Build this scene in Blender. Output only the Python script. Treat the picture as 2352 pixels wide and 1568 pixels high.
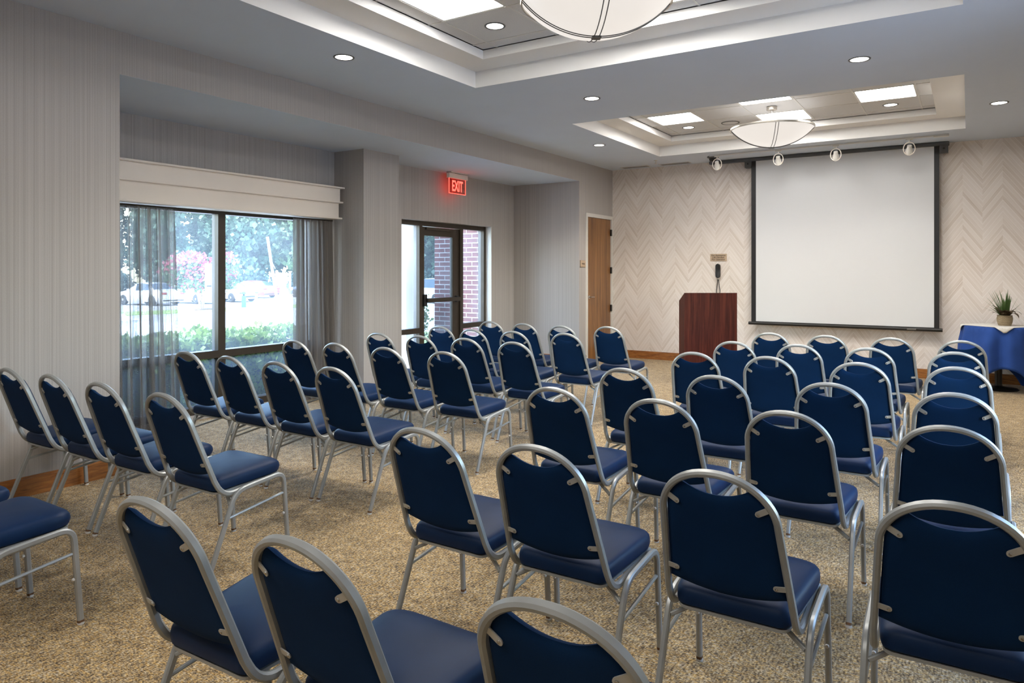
import bpy, bmesh, math, random
import numpy as np
from mathutils import Vector, Matrix

# ------------------------------------------------------------------ reset
for o in list(bpy.data.objects):
    bpy.data.objects.remove(o, do_unlink=True)
S = bpy.context.scene
COL = S.collection
R = math.radians
random.seed(7)
rng = np.random.default_rng(11)

# ------------------------------------------------------------------ camera
cd = bpy.data.cameras.new('camera')
cam = bpy.data.objects.new('camera', cd)
COL.objects.link(cam)
cam.location = (5.2287, 0.0, 1.48)
cam.rotation_euler = (R(90), 0, R(32.725))
cd.sensor_width = 36.0
cd.lens = 36.0 * 1631.87 / 2352.0
cd.shift_y = -(784.0 - 623.37) / 2352.0
cd.clip_start = 0.05
cd.clip_end = 400
S.camera = cam

# ------------------------------------------------------------------ world, sun, exposure
W = bpy.data.worlds.new('world')
S.world = W
W.use_nodes = True
nt = W.node_tree
nt.nodes.clear()
wo = nt.nodes.new('ShaderNodeOutputWorld')
bg = nt.nodes.new('ShaderNodeBackground')
sky = nt.nodes.new('ShaderNodeTexSky')
sky.sky_type = 'NISHITA'
sky.sun_disc = False
sky.sun_elevation = R(52)
sky.sun_rotation = R(160)
sky.air_density = 1.3
sky.dust_density = 1.6
sky.ozone_density = 1.5
bg.inputs['Strength'].default_value = 1.32
nt.links.new(sky.outputs[0], bg.inputs[0])
nt.links.new(bg.outputs[0], wo.inputs[0])
sd = bpy.data.lights.new('sun', 'SUN')
sd.energy = 2.5
sd.angle = R(1.0)
sd.color = (1.0, 0.95, 0.86)
sun = bpy.data.objects.new('sun', sd)
COL.objects.link(sun)
sun.location = (20, -30, 40)
sun.rotation_euler = Vector((0.0, 0.62, -0.80)).to_track_quat('-Z', 'Y').to_euler()

S.view_settings.view_transform = 'Standard'
S.view_settings.look = 'None'
S.view_settings.gamma = 1.0
S.view_settings.use_curve_mapping = False
S.view_settings.exposure = 1.20
TROFFER_E = 13.0
DOWN_W = 52.0
BOWL_E = 0.36
DOWN_E = 5.0

# ------------------------------------------------------------------ materials
MATS = {}
def newmat(name):
    m = bpy.data.materials.new(name)
    m.use_nodes = True
    MATS[name] = m
    return m, m.node_tree, m.node_tree.nodes['Principled BSDF']
def N(t, kind, **kw):
    n = t.nodes.new(kind)
    for k, v in kw.items():
        if k in n.inputs:
            n.inputs[k].default_value = v
        else:
            setattr(n, k, v)
    return n
def math_node(t, op, a, b=None, c=None):
    n = t.nodes.new('ShaderNodeMath'); n.operation = op
    for i, v in enumerate((a, b, c)):
        if v is None: continue
        if isinstance(v, (int, float)): n.inputs[i].default_value = v
        else: t.links.new(v, n.inputs[i])
    return n.outputs[0]
def ramp(t, fac, stops):
    n = t.nodes.new('ShaderNodeValToRGB')
    e = n.color_ramp.elements
    e[0].position, e[0].color = stops[0][0], (*stops[0][1], 1)
    e[1].position, e[1].color = stops[-1][0], (*stops[-1][1], 1)
    for p, c in stops[1:-1]:
        x = e.new(p); x.color = (*c, 1)
    t.links.new(fac, n.inputs[0])
    return n.outputs[0]
def texvec(t, scale=(1, 1, 1), coord='Object'):
    tc = t.nodes.new('ShaderNodeTexCoord')
    mp = t.nodes.new('ShaderNodeMapping')
    mp.inputs['Scale'].default_value = scale
    t.links.new(tc.outputs[coord], mp.inputs[0])
    return mp.outputs[0]
def bump(t, b, h, strength=0.2, dist=0.002):
    n = N(t, 'ShaderNodeBump', Strength=strength, Distance=dist)
    t.links.new(h, n.inputs['Height'])
    t.links.new(n.outputs[0], b.inputs['Normal'])

def simple(name, col, rough=0.5, metal=0.0, var=0.06, scale=8.0, spec=0.5, bumps=0.0, sheen=0.0, coat=0.0):
    m, t, b = newmat(name)
    nz = N(t, 'ShaderNodeTexNoise', Scale=scale, Detail=3.0)
    t.links.new(texvec(t), nz.inputs['Vector'])
    lo = tuple(max(0, c * (1 - var)) for c in col); hi = tuple(min(1, c * (1 + var)) for c in col)
    c = ramp(t, nz.outputs['Fac'], [(0.3, lo), (0.7, hi)])
    t.links.new(c, b.inputs['Base Color'])
    b.inputs['Roughness'].default_value = rough
    b.inputs['Metallic'].default_value = metal
    b.inputs['Specular IOR Level'].default_value = spec
    b.inputs['Sheen Weight'].default_value = sheen
    b.inputs['Coat Weight'].default_value = coat
    if bumps: bump(t, b, nz.outputs['Fac'], bumps)
    return m

def emit(name, col, strength, base=1.0):
    m, t, b = newmat(name)
    nz = N(t, 'ShaderNodeTexNoise', Scale=3.0)
    t.links.new(texvec(t), nz.inputs['Vector'])
    c = ramp(t, nz.outputs['Fac'], [(0.3, tuple(x * 0.97 for x in col)), (0.7, col)])
    if base < 1.0: b.inputs['Base Color'].default_value = (*[x * base for x in col], 1)
    else: t.links.new(c, b.inputs['Base Color'])
    t.links.new(c, b.inputs['Emission Color'])
    b.inputs['Emission Strength'].default_value = strength
    b.inputs['Roughness'].default_value = 0.4
    return m

def wood(name, dark, mid, light, scale=(30, 30, 2.0), rough=0.35, coat=0.2):
    m, t, b = newmat(name)
    v = texvec(t, scale)
    n1 = N(t, 'ShaderNodeTexNoise', Scale=1.0, Detail=5.0, Roughness=0.65, Distortion=0.6)
    t.links.new(v, n1.inputs['Vector'])
    c = ramp(t, n1.outputs['Fac'], [(0.28, dark), (0.5, mid), (0.72, light)])
    t.links.new(c, b.inputs['Base Color'])
    b.inputs['Roughness'].default_value = rough
    b.inputs['Coat Weight'].default_value = coat
    bump(t, b, n1.outputs['Fac'], 0.06)
    return m

def wallpaper(name, lo, hi):
    m, t, b = newmat(name)
    n1 = N(t, 'ShaderNodeTexNoise', Scale=1.0, Detail=2.0)
    t.links.new(texvec(t, (110, 110, 0.30)), n1.inputs['Vector'])
    n2 = N(t, 'ShaderNodeTexNoise', Scale=1.0, Detail=1.0)
    t.links.new(texvec(t, (160, 160, 210)), n2.inputs['Vector'])
    f = math_node(t, 'ADD', math_node(t, 'MULTIPLY', n1.outputs['Fac'], 0.75), math_node(t, 'MULTIPLY', n2.outputs['Fac'], 0.25))
    c = ramp(t, f, [(0.36, lo), (0.62, hi)])
    t.links.new(c, b.inputs['Base Color'])
    b.inputs['Roughness'].default_value = 0.8
    b.inputs['Specular IOR Level'].default_value = 0.25
    bump(t, b, f, 0.12, 0.001)
    return m

def chevron(name):
    # printed herringbone wallpaper: strips .20 m wide, planks .075 m apart
    m, t, b = newmat(name)
    tc = t.nodes.new('ShaderNodeTexCoord')
    sp = t.nodes.new('ShaderNodeSeparateXYZ')
    t.links.new(tc.outputs['Object'], sp.inputs[0])
    X, Z = sp.outputs['X'], sp.outputs['Z']
    xs = math_node(t, 'DIVIDE', math_node(t, 'SUBTRACT', X, 0.24), 0.2237)
    col = math_node(t, 'FLOOR', xs)
    tri = math_node(t, 'PINGPONG', xs, 1.0)
    v = math_node(t, 'DIVIDE', math_node(t, 'ADD', Z, math_node(t, 'MULTIPLY', tri, 0.31)), 0.076)
    pid = math_node(t, 'FLOOR', v)
    fr = math_node(t, 'FRACT', v)
    cmb = t.nodes.new('ShaderNodeCombineXYZ')
    t.links.new(col, cmb.inputs[0]); t.links.new(pid, cmb.inputs[1])
    wn = t.nodes.new('ShaderNodeTexWhiteNoise'); wn.noise_dimensions = '2D'
    t.links.new(cmb.outputs[0], wn.inputs['Vector'])
    c2 = t.nodes.new('ShaderNodeCombineXYZ')
    t.links.new(math_node(t, 'MULTIPLY', v, 5.0), c2.inputs[0])
    t.links.new(math_node(t, 'MULTIPLY', xs, 0.9), c2.inputs[1])
    t.links.new(col, c2.inputs[2])
    gr = N(t, 'ShaderNodeTexNoise', Scale=1.0, Detail=4.0)
    t.links.new(c2.outputs[0], gr.inputs['Vector'])
    f = math_node(t, 'ADD', math_node(t, 'MULTIPLY', wn.outputs['Value'], 0.45), math_node(t, 'MULTIPLY', gr.outputs['Fac'], 0.75))
    # light line along the plank joint
    edge = math_node(t, 'GREATER_THAN', fr, 0.80)
    f = math_node(t, 'SUBTRACT', f, math_node(t, 'MULTIPLY', edge, 0.33))
    c = ramp(t, f, [(0.10, (0.80, 0.745, 0.70)), (0.50, (0.74, 0.675, 0.62)), (0.82, (0.66, 0.585, 0.52)), (1.0, (0.55, 0.46, 0.39))])
    t.links.new(c, b.inputs['Base Color'])
    b.inputs['Roughness'].default_value = 0.75
    b.inputs['Specular IOR Level'].default_value = 0.25
    return m

def carpet_mat(name):
    m, t, b = newmat(name)
    v = texvec(t, (1, 1, 1))
    n1 = N(t, 'ShaderNodeTexNoise', Scale=85.0, Detail=2.0, Roughness=0.7)
    v1 = texvec(t, (1.0, 1.9, 1))
    t.links.new(v1, n1.inputs['Vector'])
    n2 = N(t, 'ShaderNodeTexNoise', Scale=14.0, Detail=3.0)
    t.links.new(v, n2.inputs['Vector'])
    n3 = N(t, 'ShaderNodeTexNoise', Scale=62.0, Detail=1.0)
    v3 = texvec(t, (2.2, 0.55, 1))
    t.links.new(v3, n3.inputs['Vector'])
    f = math_node(t, 'ADD', math_node(t, 'MULTIPLY', n1.outputs['Fac'], 0.55),
                  math_node(t, 'ADD', math_node(t, 'MULTIPLY', n2.outputs['Fac'], 0.17), math_node(t, 'MULTIPLY', n3.outputs['Fac'], 0.28)))
    c = ramp(t, f, [(0.39, (0.042, 0.032, 0.023)), (0.45, (0.165, 0.117, 0.066)), (0.50, (0.315, 0.230, 0.126)), (0.55, (0.43, 0.335, 0.205)), (0.61, (0.62, 0.535, 0.41))])
    n4 = N(t, 'ShaderNodeTexNoise', Scale=48.0, Detail=2.0)
    t.links.new(v1, n4.inputs['Vector'])
    hue = ramp(t, n4.outputs['Fac'], [(0.38, (0.84, 0.86, 0.92)), (0.50, (1.0, 0.96, 0.88)), (0.60, (1.15, 0.98, 0.62))])
    mxc = t.nodes.new('ShaderNodeMix'); mxc.data_type = 'RGBA'; mxc.blend_type = 'MULTIPLY'; mxc.inputs[0].default_value = 1.0
    t.links.new(c, mxc.inputs[6]); t.links.new(hue, mxc.inputs[7])
    t.links.new(mxc.outputs[2], b.inputs['Base Color'])
    b.inputs['Roughness'].default_value = 0.9
    b.inputs['Specular IOR Level'].default_value = 0.25
    b.inputs['Sheen Weight'].default_value = 0.2
    b.inputs['Sheen Roughness'].default_value = 0.3
    bump(t, b, f, 0.9, 0.006)
    return m

def fabric(name, col, sheen=0.35, rough=0.75, sc=900.0):
    m, t, b = newmat(name)
    nz = N(t, 'ShaderNodeTexNoise', Scale=sc, Detail=1.0)
    t.links.new(texvec(t), nz.inputs['Vector'])
    n2 = N(t, 'ShaderNodeTexNoise', Scale=6.0, Detail=3.0)
    t.links.new(texvec(t), n2.inputs['Vector'])
    f = math_node(t, 'ADD', math_node(t, 'MULTIPLY', nz.outputs['Fac'], 0.6), math_node(t, 'MULTIPLY', n2.outputs['Fac'], 0.4))
    c = ramp(t, f, [(0.3, tuple(x * 0.75 for x in col)), (0.7, tuple(x * 1.25 for x in col))])
    t.links.new(c, b.inputs['Base Color'])
    b.inputs['Roughness'].default_value = rough
    b.inputs['Specular IOR Level'].default_value = 0.2
    b.inputs['Sheen Weight'].default_value = sheen
    b.inputs['Sheen Roughness'].default_value = 0.4
    b.inputs['Sheen Tint'].default_value = (0.55, 0.62, 0.85, 1)
    bump(t, b, nz.outputs['Fac'], 0.15, 0.0005)
    return m

def glass(name, tint, veil, gloss=0.06):
    m, t, b = newmat(name)
    t.nodes.remove(b)
    out = t.nodes['Material Output']
    tr = N(t, 'ShaderNodeBsdfTransparent'); tr.inputs[0].default_value = (*tint, 1)
    gl = N(t, 'ShaderNodeBsdfGlossy', Roughness=0.02)
    tl = N(t, 'ShaderNodeBsdfTranslucent'); tl.inputs[0].default_value = (0.86, 0.93, 1.0, 1)
    fn = N(t, 'ShaderNodeLayerWeight', Blend=0.12)
    nz = N(t, 'ShaderNodeTexNoise', Scale=1.5, Detail=2.0)
    t.links.new(texvec(t), nz.inputs['Vector'])
    m1 = t.nodes.new('ShaderNodeMixShader'); m2 = t.nodes.new('ShaderNodeMixShader')
    t.links.new(math_node(t, 'MULTIPLY', nz.outputs['Fac'], veil * 2), m1.inputs[0])  # pale translucent share imitates the glare haze over the outdoor view
    t.links.new(tr.outputs[0], m1.inputs[1]); t.links.new(tl.outputs[0], m1.inputs[2])
    t.links.new(math_node(t, 'MULTIPLY', fn.outputs['Fresnel'], gloss / 0.06 * 0.5), m2.inputs[0])
    t.links.new(m1.outputs[0], m2.inputs[1]); t.links.new(gl.outputs[0], m2.inputs[2])
    t.links.new(m2.outputs[0], out.inputs[0])
    return m

def sheer_mat(name, col, dens):
    m, t, b = newmat(name)
    t.nodes.remove(b)
    out = t.nodes['Material Output']
    tr = N(t, 'ShaderNodeBsdfTransparent')
    df = N(t, 'ShaderNodeBsdfDiffuse'); df.inputs[0].default_value = (*col, 1)
    tl = N(t, 'ShaderNodeBsdfTranslucent'); tl.inputs[0].default_value = (*[c * 0.9 for c in col], 1)
    n1 = N(t, 'ShaderNodeTexNoise', Scale=1.0, Detail=3.0, Roughness=0.6)
    t.links.new(texvec(t, (1, 70, 0.5)), n1.inputs['Vector'])
    n2 = N(t, 'ShaderNodeTexNoise', Scale=1.0, Detail=1.0)
    t.links.new(texvec(t, (1, 260, 240)), n2.inputs['Vector'])
    f = math_node(t, 'ADD', math_node(t, 'MULTIPLY', n1.outputs['Fac'], 0.65), math_node(t, 'MULTIPLY', n2.outputs['Fac'], 0.35))
    mr = N(t, 'ShaderNodeMapRange')
    mr.inputs['From Min'].default_value = 0.35; mr.inputs['From Max'].default_value = 0.65
    mr.inputs['To Min'].default_value = dens - 0.22; mr.inputs['To Max'].default_value = min(0.98, dens + 0.22)
    t.links.new(f, mr.inputs['Value'])
    a = t.nodes.new('ShaderNodeMixShader'); a.inputs[0].default_value = 0.45
    t.links.new(df.outputs[0], a.inputs[1]); t.links.new(tl.outputs[0], a.inputs[2])
    mx = t.nodes.new('ShaderNodeMixShader')
    t.links.new(mr.outputs[0], mx.inputs[0]); t.links.new(tr.outputs[0], mx.inputs[1]); t.links.new(a.outputs[0], mx.inputs[2])
    t.links.new(mx.outputs[0], out.inputs[0])
    return m

wallpaper('wallpaper', (0.37, 0.343, 0.318), (0.455, 0.426, 0.40))
chevron('chevron_paper')
carpet_mat('carpet')
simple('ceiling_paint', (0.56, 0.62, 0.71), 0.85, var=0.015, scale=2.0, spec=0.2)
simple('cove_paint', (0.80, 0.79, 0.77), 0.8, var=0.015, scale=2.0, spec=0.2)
simple('tile_white', (0.62, 0.62, 0.62), 0.9, var=0.10, scale=180.0, spec=0.15, bumps=0.2)
simple('tbar_white', (0.62, 0.61, 0.58), 0.5, var=0.02)
wood('wood_base', (0.10, 0.032, 0.008), (0.29, 0.105, 0.024), (0.42, 0.175, 0.045), (7, 7, 55), 0.3, 0.4)
wood('wood_door', (0.115, 0.045, 0.013), (0.225, 0.098, 0.028), (0.34, 0.160, 0.050), (9, 9, 0.8), 0.38, 0.25)
wood('wood_lectern', (0.024, 0.0045, 0.0025), (0.068, 0.0130, 0.0075), (0.12, 0.028, 0.015), (26, 26, 1.3), 0.45, 0.0)
MATS['wood_lectern'].node_tree.nodes['Principled BSDF'].inputs['Specular IOR Level'].default_value = 0.15
simple('frame_silver', (0.335, 0.345, 0.335), 0.36, 0.35, var=0.08, scale=14.0)
simple('bracket_metal', (0.50, 0.50, 0.48), 0.32, 0.4, var=0.05)
simple('glide_plastic', (0.60, 0.58, 0.54), 0.5, var=0.1)
simple('rusty_collar', (0.16, 0.085, 0.04), 0.7, 0.3, var=0.4, scale=80)
fabric('navy_fabric', (0.0016, 0.0160, 0.056), 0.03, 0.50)
fabric('navy_back', (0.0042, 0.0220, 0.068), 0.02, 0.9)
MATS['navy_back'].node_tree.nodes['Principled BSDF'].inputs['Specular IOR Level'].default_value = 0.08
fabric('blue_linen', (0.022, 0.065, 0.26), 0.1, 0.85, 700)
simple('white_linen', (0.66, 0.64, 0.59), 0.85, var=0.03, scale=40)
simple('screen_white', (0.68, 0.69, 0.70), 0.7, var=0.01, scale=1.0, spec=0.3)
simple('black_plastic', (0.014, 0.014, 0.015), 0.45, var=0.1)
simple('dark_metal', (0.022, 0.021, 0.020), 0.4, 0.3, var=0.1)
simple('grey_metal', (0.085, 0.085, 0.085), 0.45, 0.2, var=0.1)
simple('bronze', (0.052, 0.040, 0.029), 0.42, 0.35, var=0.08)
simple('white_paint', (0.66, 0.64, 0.59), 0.55, var=0.02)
simple('cream_paint', (0.82, 0.74, 0.65), 0.6, var=0.03, scale=1.5)
simple('steel', (0.55, 0.55, 0.54), 0.25, 0.95, var=0.05)
simple('nickel', (0.50, 0.47, 0.42), 0.3, 0.9, var=0.05)
simple('sign_tan', (0.47, 0.35, 0.24), 0.5, var=0.05)
simple('ink', (0.055, 0.035, 0.025), 0.6, var=0.1)
glass('window_glass', (0.93, 0.97, 1.0), 0.05)
glass('door_glass', (0.55, 0.60, 0.64), 0.03)
sheer_mat('sheer', (0.20, 0.175, 0.15), 0.72)
sheer_mat('sheer_dense', (0.25, 0.22, 0.195), 0.86)
emit('troffer_light', (1.0, 0.97, 0.93), TROFFER_E)
emit('bowl_glass', (1.0, 0.93, 0.86), BOWL_E, 0.08)
emit('down_light', (1.0, 0.95, 0.87), DOWN_E)
emit('exit_red', (1.0, 0.05, 0.035), 2.6)
def acrylic():
    m, t, b = newmat('red_acrylic')
    t.nodes.remove(b); out = t.nodes['Material Output']
    tr = N(t, 'ShaderNodeBsdfTransparent'); tr.inputs[0].default_value = (1.0, 0.75, 0.72, 1)
    df = N(t, 'ShaderNodeBsdfDiffuse'); df.inputs[0].default_value = (0.5, 0.06, 0.05, 1)
    nz = N(t, 'ShaderNodeTexNoise', Scale=30.0); t.links.new(texvec(t), nz.inputs['Vector'])
    mx = t.nodes.new('ShaderNodeMixShader')
    t.links.new(math_node(t, 'MULTIPLY', nz.outputs['Fac'], 0.35), mx.inputs[0])
    t.links.new(tr.outputs[0], mx.inputs[1]); t.links.new(df.outputs[0], mx.inputs[2]); t.links.new(mx.outputs[0], out.inputs[0])
acrylic()
simple('brick_red', (0.105, 0.034, 0.033), 0.85, var=0.35, scale=9.0, spec=0.2, bumps=0.3)
simple('mortar', (0.40, 0.39, 0.385), 0.9, var=0.08, scale=60)
simple('concrete', (0.62, 0.60, 0.56), 0.9, var=0.06, scale=3.0)
simple('lot_paving', (0.30, 0.295, 0.29), 0.9, var=0.06, scale=0.8)
simple('lawn', (0.20, 0.30, 0.075), 0.95, var=0.3, scale=5.0)
simple('mulch', (0.10, 0.06, 0.04), 0.95, var=0.4, scale=14.0)
def leafmat(name, col, var=0.35):
    m, t, b = newmat(name)
    nz = N(t, 'ShaderNodeTexNoise', Scale=4.0, Detail=3.0)
    t.links.new(texvec(t), nz.inputs['Vector'])
    c = ramp(t, nz.outputs['Fac'], [(0.3, tuple(x * (1 - var) for x in col)), (0.7, tuple(min(1, x * (1 + var)) for x in col))])
    t.links.new(c, b.inputs['Base Color'])
    b.inputs['Roughness'].default_value = 0.5
    t2 = N(t, 'ShaderNodeBsdfTranslucent'); t.links.new(c, t2.inputs[0])
    mx = t.nodes.new('ShaderNodeMixShader'); mx.inputs[0].default_value = 0.3
    out = t.nodes['Material Output']
    t.links.new(b.outputs[0], mx.inputs[1]); t.links.new(t2.outputs[0], mx.inputs[2]); t.links.new(mx.outputs[0], out.inputs[0])
    return m
leafmat('leaf_hedge', (0.145, 0.225, 0.045))
leafmat('leaf_tree', (0.045, 0.095, 0.062))
leafmat('leaf_tree_light', (0.075, 0.135, 0.065))
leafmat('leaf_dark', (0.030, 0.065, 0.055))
leafmat('blossom', (0.36, 0.085, 0.13), 0.2)
leafmat('blade_green', (0.105, 0.19, 0.055))
leafmat('leaf_brown', (0.085, 0.055, 0.028), 0.5)
simple('bark', (0.24, 0.19, 0.15), 0.9, var=0.25, scale=12)
def wicker():
    m, t, b = newmat('wicker')
    ck = N(t, 'ShaderNodeTexBrick', Scale=1.0)
    ck.inputs['Color1'].default_value = (0.42, 0.33, 0.20, 1); ck.inputs['Color2'].default_value = (0.52, 0.43, 0.28, 1)
    ck.inputs['Mortar'].default_value = (0.13, 0.09, 0.05, 1)
    ck.inputs['Mortar Size'].default_value = 0.06; ck.inputs['Brick Width'].default_value = 0.5; ck.inputs['Row Height'].default_value = 0.25
    tc = t.nodes.new('ShaderNodeTexCoord'); sp = t.nodes.new('ShaderNodeSeparateXYZ'); t.links.new(tc.outputs['Object'], sp.inputs[0])
    an = math_node(t, 'ARCTAN2', sp.outputs['Y'], sp.outputs['X'])
    cb = t.nodes.new('ShaderNodeCombineXYZ')
    t.links.new(math_node(t, 'MULTIPLY', an, 2.6), cb.inputs[0]); t.links.new(math_node(t, 'MULTIPLY', sp.outputs['Z'], 18.0), cb.inputs[1])
    t.links.new(cb.outputs[0], ck.inputs['Vector'])
    t.links.new(ck.outputs['Color'], b.inputs['Base Color']); b.inputs['Roughness'].default_value = 0.8
    bump(t, b, ck.outputs['Fac'], 0.5, 0.003)
wicker()
for n_, c_ in (('car_white', (0.60, 0.60, 0.61)), ('car_red', (0.17, 0.022, 0.035)), ('car_blue', (0.10, 0.13, 0.22)), ('car_silver', (0.45, 0.46, 0.48))):
    simple(n_, c_, 0.3, 0.1, var=0.02, coat=0.6)
simple('car_glass', (0.03, 0.045, 0.06), 0.08, var=0.05)
simple('tyre', (0.02, 0.02, 0.02), 0.85, var=0.1)
simple('tail_red', (0.35, 0.02, 0.02), 0.25, var=0.05)
simple('bollard_green', (0.03, 0.22, 0.17), 0.5, var=0.05)
simple('pole_white', (0.45, 0.45, 0.46), 0.6, var=0.05)
simple('sign_grey', (0.15, 0.15, 0.18), 0.6, var=0.05)
simple('vent_grey', (0.26, 0.26, 0.26), 0.5, var=0.05)
simple('roof_grey', (0.3, 0.3, 0.3), 0.9, var=0.1)

# ------------------------------------------------------------------ mesh helpers
class MB:
    def __init__(s): s.v = []; s.f = []; s.sm = []
    def add(s, vs, fs, smooth=False):
        b = len(s.v); s.v += [tuple(map(float, p)) for p in vs]
        s.f += [tuple(i + b for i in f) for f in fs]; s.sm += [smooth] * len(fs)
        return s
    def box(s, x0, x1, y0, y1, z0, z1, bev=0.0):
        if x0 > x1: x0, x1 = x1, x0
        if y0 > y1: y0, y1 = y1, y0
        if z0 > z1: z0, z1 = z1, z0
        if bev <= 0:
            vs = [(x0, y0, z0), (x1, y0, z0), (x1, y1, z0), (x0, y1, z0), (x0, y0, z1), (x1, y0, z1), (x1, y1, z1), (x0, y1, z1)]
            return s.add(vs, [(3, 2, 1, 0), (4, 5, 6, 7), (0, 1, 5, 4), (1, 2, 6, 5), (2, 3, 7, 6), (3, 0, 4, 7)])
        bm = bmesh.new()
        bmesh.ops.create_cube(bm, size=1.0)
        for v in bm.verts:
            v.co = ((x0 + x1) / 2 + v.co.x * (x1 - x0), (y0 + y1) / 2 + v.co.y * (y1 - y0), (z0 + z1) / 2 + v.co.z * (z1 - z0))
        bmesh.ops.bevel(bm, geom=bm.edges[:], offset=bev, segments=2, affect='EDGES', profile=0.5)
        bm.verts.index_update()
        s.add([v.co[:] for v in bm.verts], [[v.index for v in f.verts] for f in bm.faces], True)
        bm.free(); return s
    def sweep(s, pts, prof, ref, cap=True, smooth=True):
        """sweep a closed 2-D profile (a along ref-ish side, b along binormal) with parallel transport"""
        P = [Vector(p) for p in pts]; n = len(P); k = len(prof)
        T = []
        for i in range(n):
            a = P[max(0, i - 1)]; b = P[min(n - 1, i + 1)]
            T.append((b - a).normalized())
        u = Vector(ref); u = (u - T[0] * u.dot(T[0])).normalized()
        vs = []
        for i in range(n):
            if i:
                q = T[i - 1].rotation_difference(T[i]); u = q @ u
                u = (u - T[i] * u.dot(T[i])).normalized()
            w = T[i].cross(u)
            for a, b in prof: vs.append(P[i] + u * a + w * b)
        fs = []
        for i in range(n - 1):
            for j in range(k):
                fs.append((i * k + j, i * k + (j + 1) % k, (i + 1) * k + (j + 1) % k, (i + 1) * k + j))
        if cap:
            fs.append(tuple(range(k))[::-1]); fs.append(tuple((n - 1) * k + j for j in range(k)))
        return s.add(vs, fs, smooth)
    def tube(s, pts, r, seg=8, cap=True):
        prof = [(r * math.cos(2 * math.pi * j / seg), r * math.sin(2 * math.pi * j / seg)) for j in range(seg)]
        d = (Vector(pts[1]) - Vector(pts[0])).normalized()
        ref = (1, 0, 0) if abs(d.x) < 0.8 else (0, 1, 0)
        return s.sweep(pts, prof, ref, cap)
    def lathe(s, prof, seg=32, c=(0, 0, 0), closed=False, smooth=True):
        vs = []
        for r, z in prof:
            for j in range(seg):
                a = 2 * math.pi * j / seg
                vs.append((c[0] + r * math.cos(a), c[1] + r * math.sin(a), c[2] + z))
        fs = []
        n = len(prof)
        for i in range(n - 1):
            for j in range(seg):
                fs.append((i * seg + j, i * seg + (j + 1) % seg, (i + 1) * seg + (j + 1) % seg, (i + 1) * seg + j))
        if closed:
            fs.append(tuple(range(seg))[::-1]); fs.append(tuple((n - 1) * seg + j for j in range(seg)))
        return s.add(vs, fs, smooth)
    def mesh(s, name):
        me = bpy.data.meshes.new(name)
        me.from_pydata(s.v, [], s.f)
        me.update()
        me.polygons.foreach_set('use_smooth', s.sm)
        if any(s.sm):
            me.set_sharp_from_angle(angle=R(38))
        return me
    def build(s, name, mat, parent=None, fix=True):
        me = s.mesh(name)
        if fix:
            bm = bmesh.new(); bm.from_mesh(me)
            bmesh.ops.recalc_face_normals(bm, faces=bm.faces[:])
            bm.to_mesh(me); bm.free()
        me.materials.append(MATS[mat])
        o = bpy.data.objects.new(name, me)
        COL.objects.link(o)
        if parent: o.parent = parent
        return o

def tag(o, label=None, cat=None, group=None, kind=None):
    if label: o['label'] = label
    if cat: o['category'] = cat
    if group: o['group'] = group
    if kind: o['kind'] = kind
    return o
def thing(name, label, cat, loc=(0, 0, 0), rz=0.0, group=None, kind=None):
    o = bpy.data.objects.new(name, None); COL.objects.link(o)
    o.empty_display_size = 0.1
    o.location = loc; o.rotation_euler = (0, 0, rz)
    return tag(o, label, cat, group, kind)
def struct(o, label=None, cat=None): return tag(o, label, cat, kind='structure')
def clone(root, loc, rz=0.0, label=None):
    def rec(o, par):
        c = o.copy(); COL.objects.link(c); c.parent = par
        for ch in [x for x in kids.get(o.name, [])]: rec(ch, c)
        return c
    kids = KIDS
    c = rec(root, None)
    c.location = loc; c.rotation_euler = (0, 0, rz)
    if label: c['label'] = label
    return c
KIDS = {}
def index_kids(root):
    KIDS[root.name] = list(root.children)
    for c in root.children: index_kids(c)
def rrect(w, h, b):
    w, h = w / 2, h / 2
    return [(w - b, -h), (w, -h + b), (w, h - b), (w - b, h), (-w + b, h), (-w, h - b), (-w, -h + b), (-w + b, -h)]
def fillet(pts, r, n=6):
    """round the inner corners of a polyline"""
    P = [Vector(p) for p in pts]; out = [P[0]]
    for i in range(1, len(P) - 1):
        a, b, c = P[i - 1], P[i], P[i + 1]
        rr = r[i - 1] if isinstance(r, (list, tuple)) else r
        d1 = (a - b).normalized(); d2 = (c - b).normalized()
        p0 = b + d1 * min(rr, (a - b).length * 0.49); p1 = b + d2 * min(rr, (c - b).length * 0.49)
        for k in range(n + 1):
            t = k / n
            out.append(p0 * (1 - t) ** 2 + b * 2 * t * (1 - t) + p1 * t * t)
    out.append(P[-1]); return out
def text_mesh(txt, size, parent, name, mat, loc, rot, align='CENTER', extrude=0.0008, spacing=1.0, bold=0.0):
    cu = bpy.data.curves.new(name, 'FONT'); cu.body = txt; cu.size = size
    cu.align_x = align; cu.align_y = 'CENTER'; cu.extrude = extrude; cu.space_line = spacing; cu.offset = bold
    cu.resolution_u = 3
    to = bpy.data.objects.new('tmp_text', cu); COL.objects.link(to)
    dg = bpy.context.evaluated_depsgraph_get(); dg.update()
    me = bpy.data.meshes.new_from_object(to.evaluated_get(dg))
    bpy.data.objects.remove(to, do_unlink=True)
    me.materials.clear(); me.materials.append(MATS[mat])
    o = bpy.data.objects.new(name, me); COL.objects.link(o)
    o.parent = parent; o.location = loc; o.rotation_euler = rot
    return o

# ================================================================== THE ROOM
ZC, ZS, D = 3.238, 2.925, 11.38
Y1, Y2, YB = 2.8235, 10.119, -3.2
XR = 6.45
XA = -1.242
Z1, Z2 = 3.392, 3.470

fl = MB(); fl.box(-1.50, XR + 0.15, YB - 0.15, D + 0.15, -0.20, 0.0)
struct(fl.build('floor', 'carpet'), 'tan and grey flecked loop pile carpet', 'floor')

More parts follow.
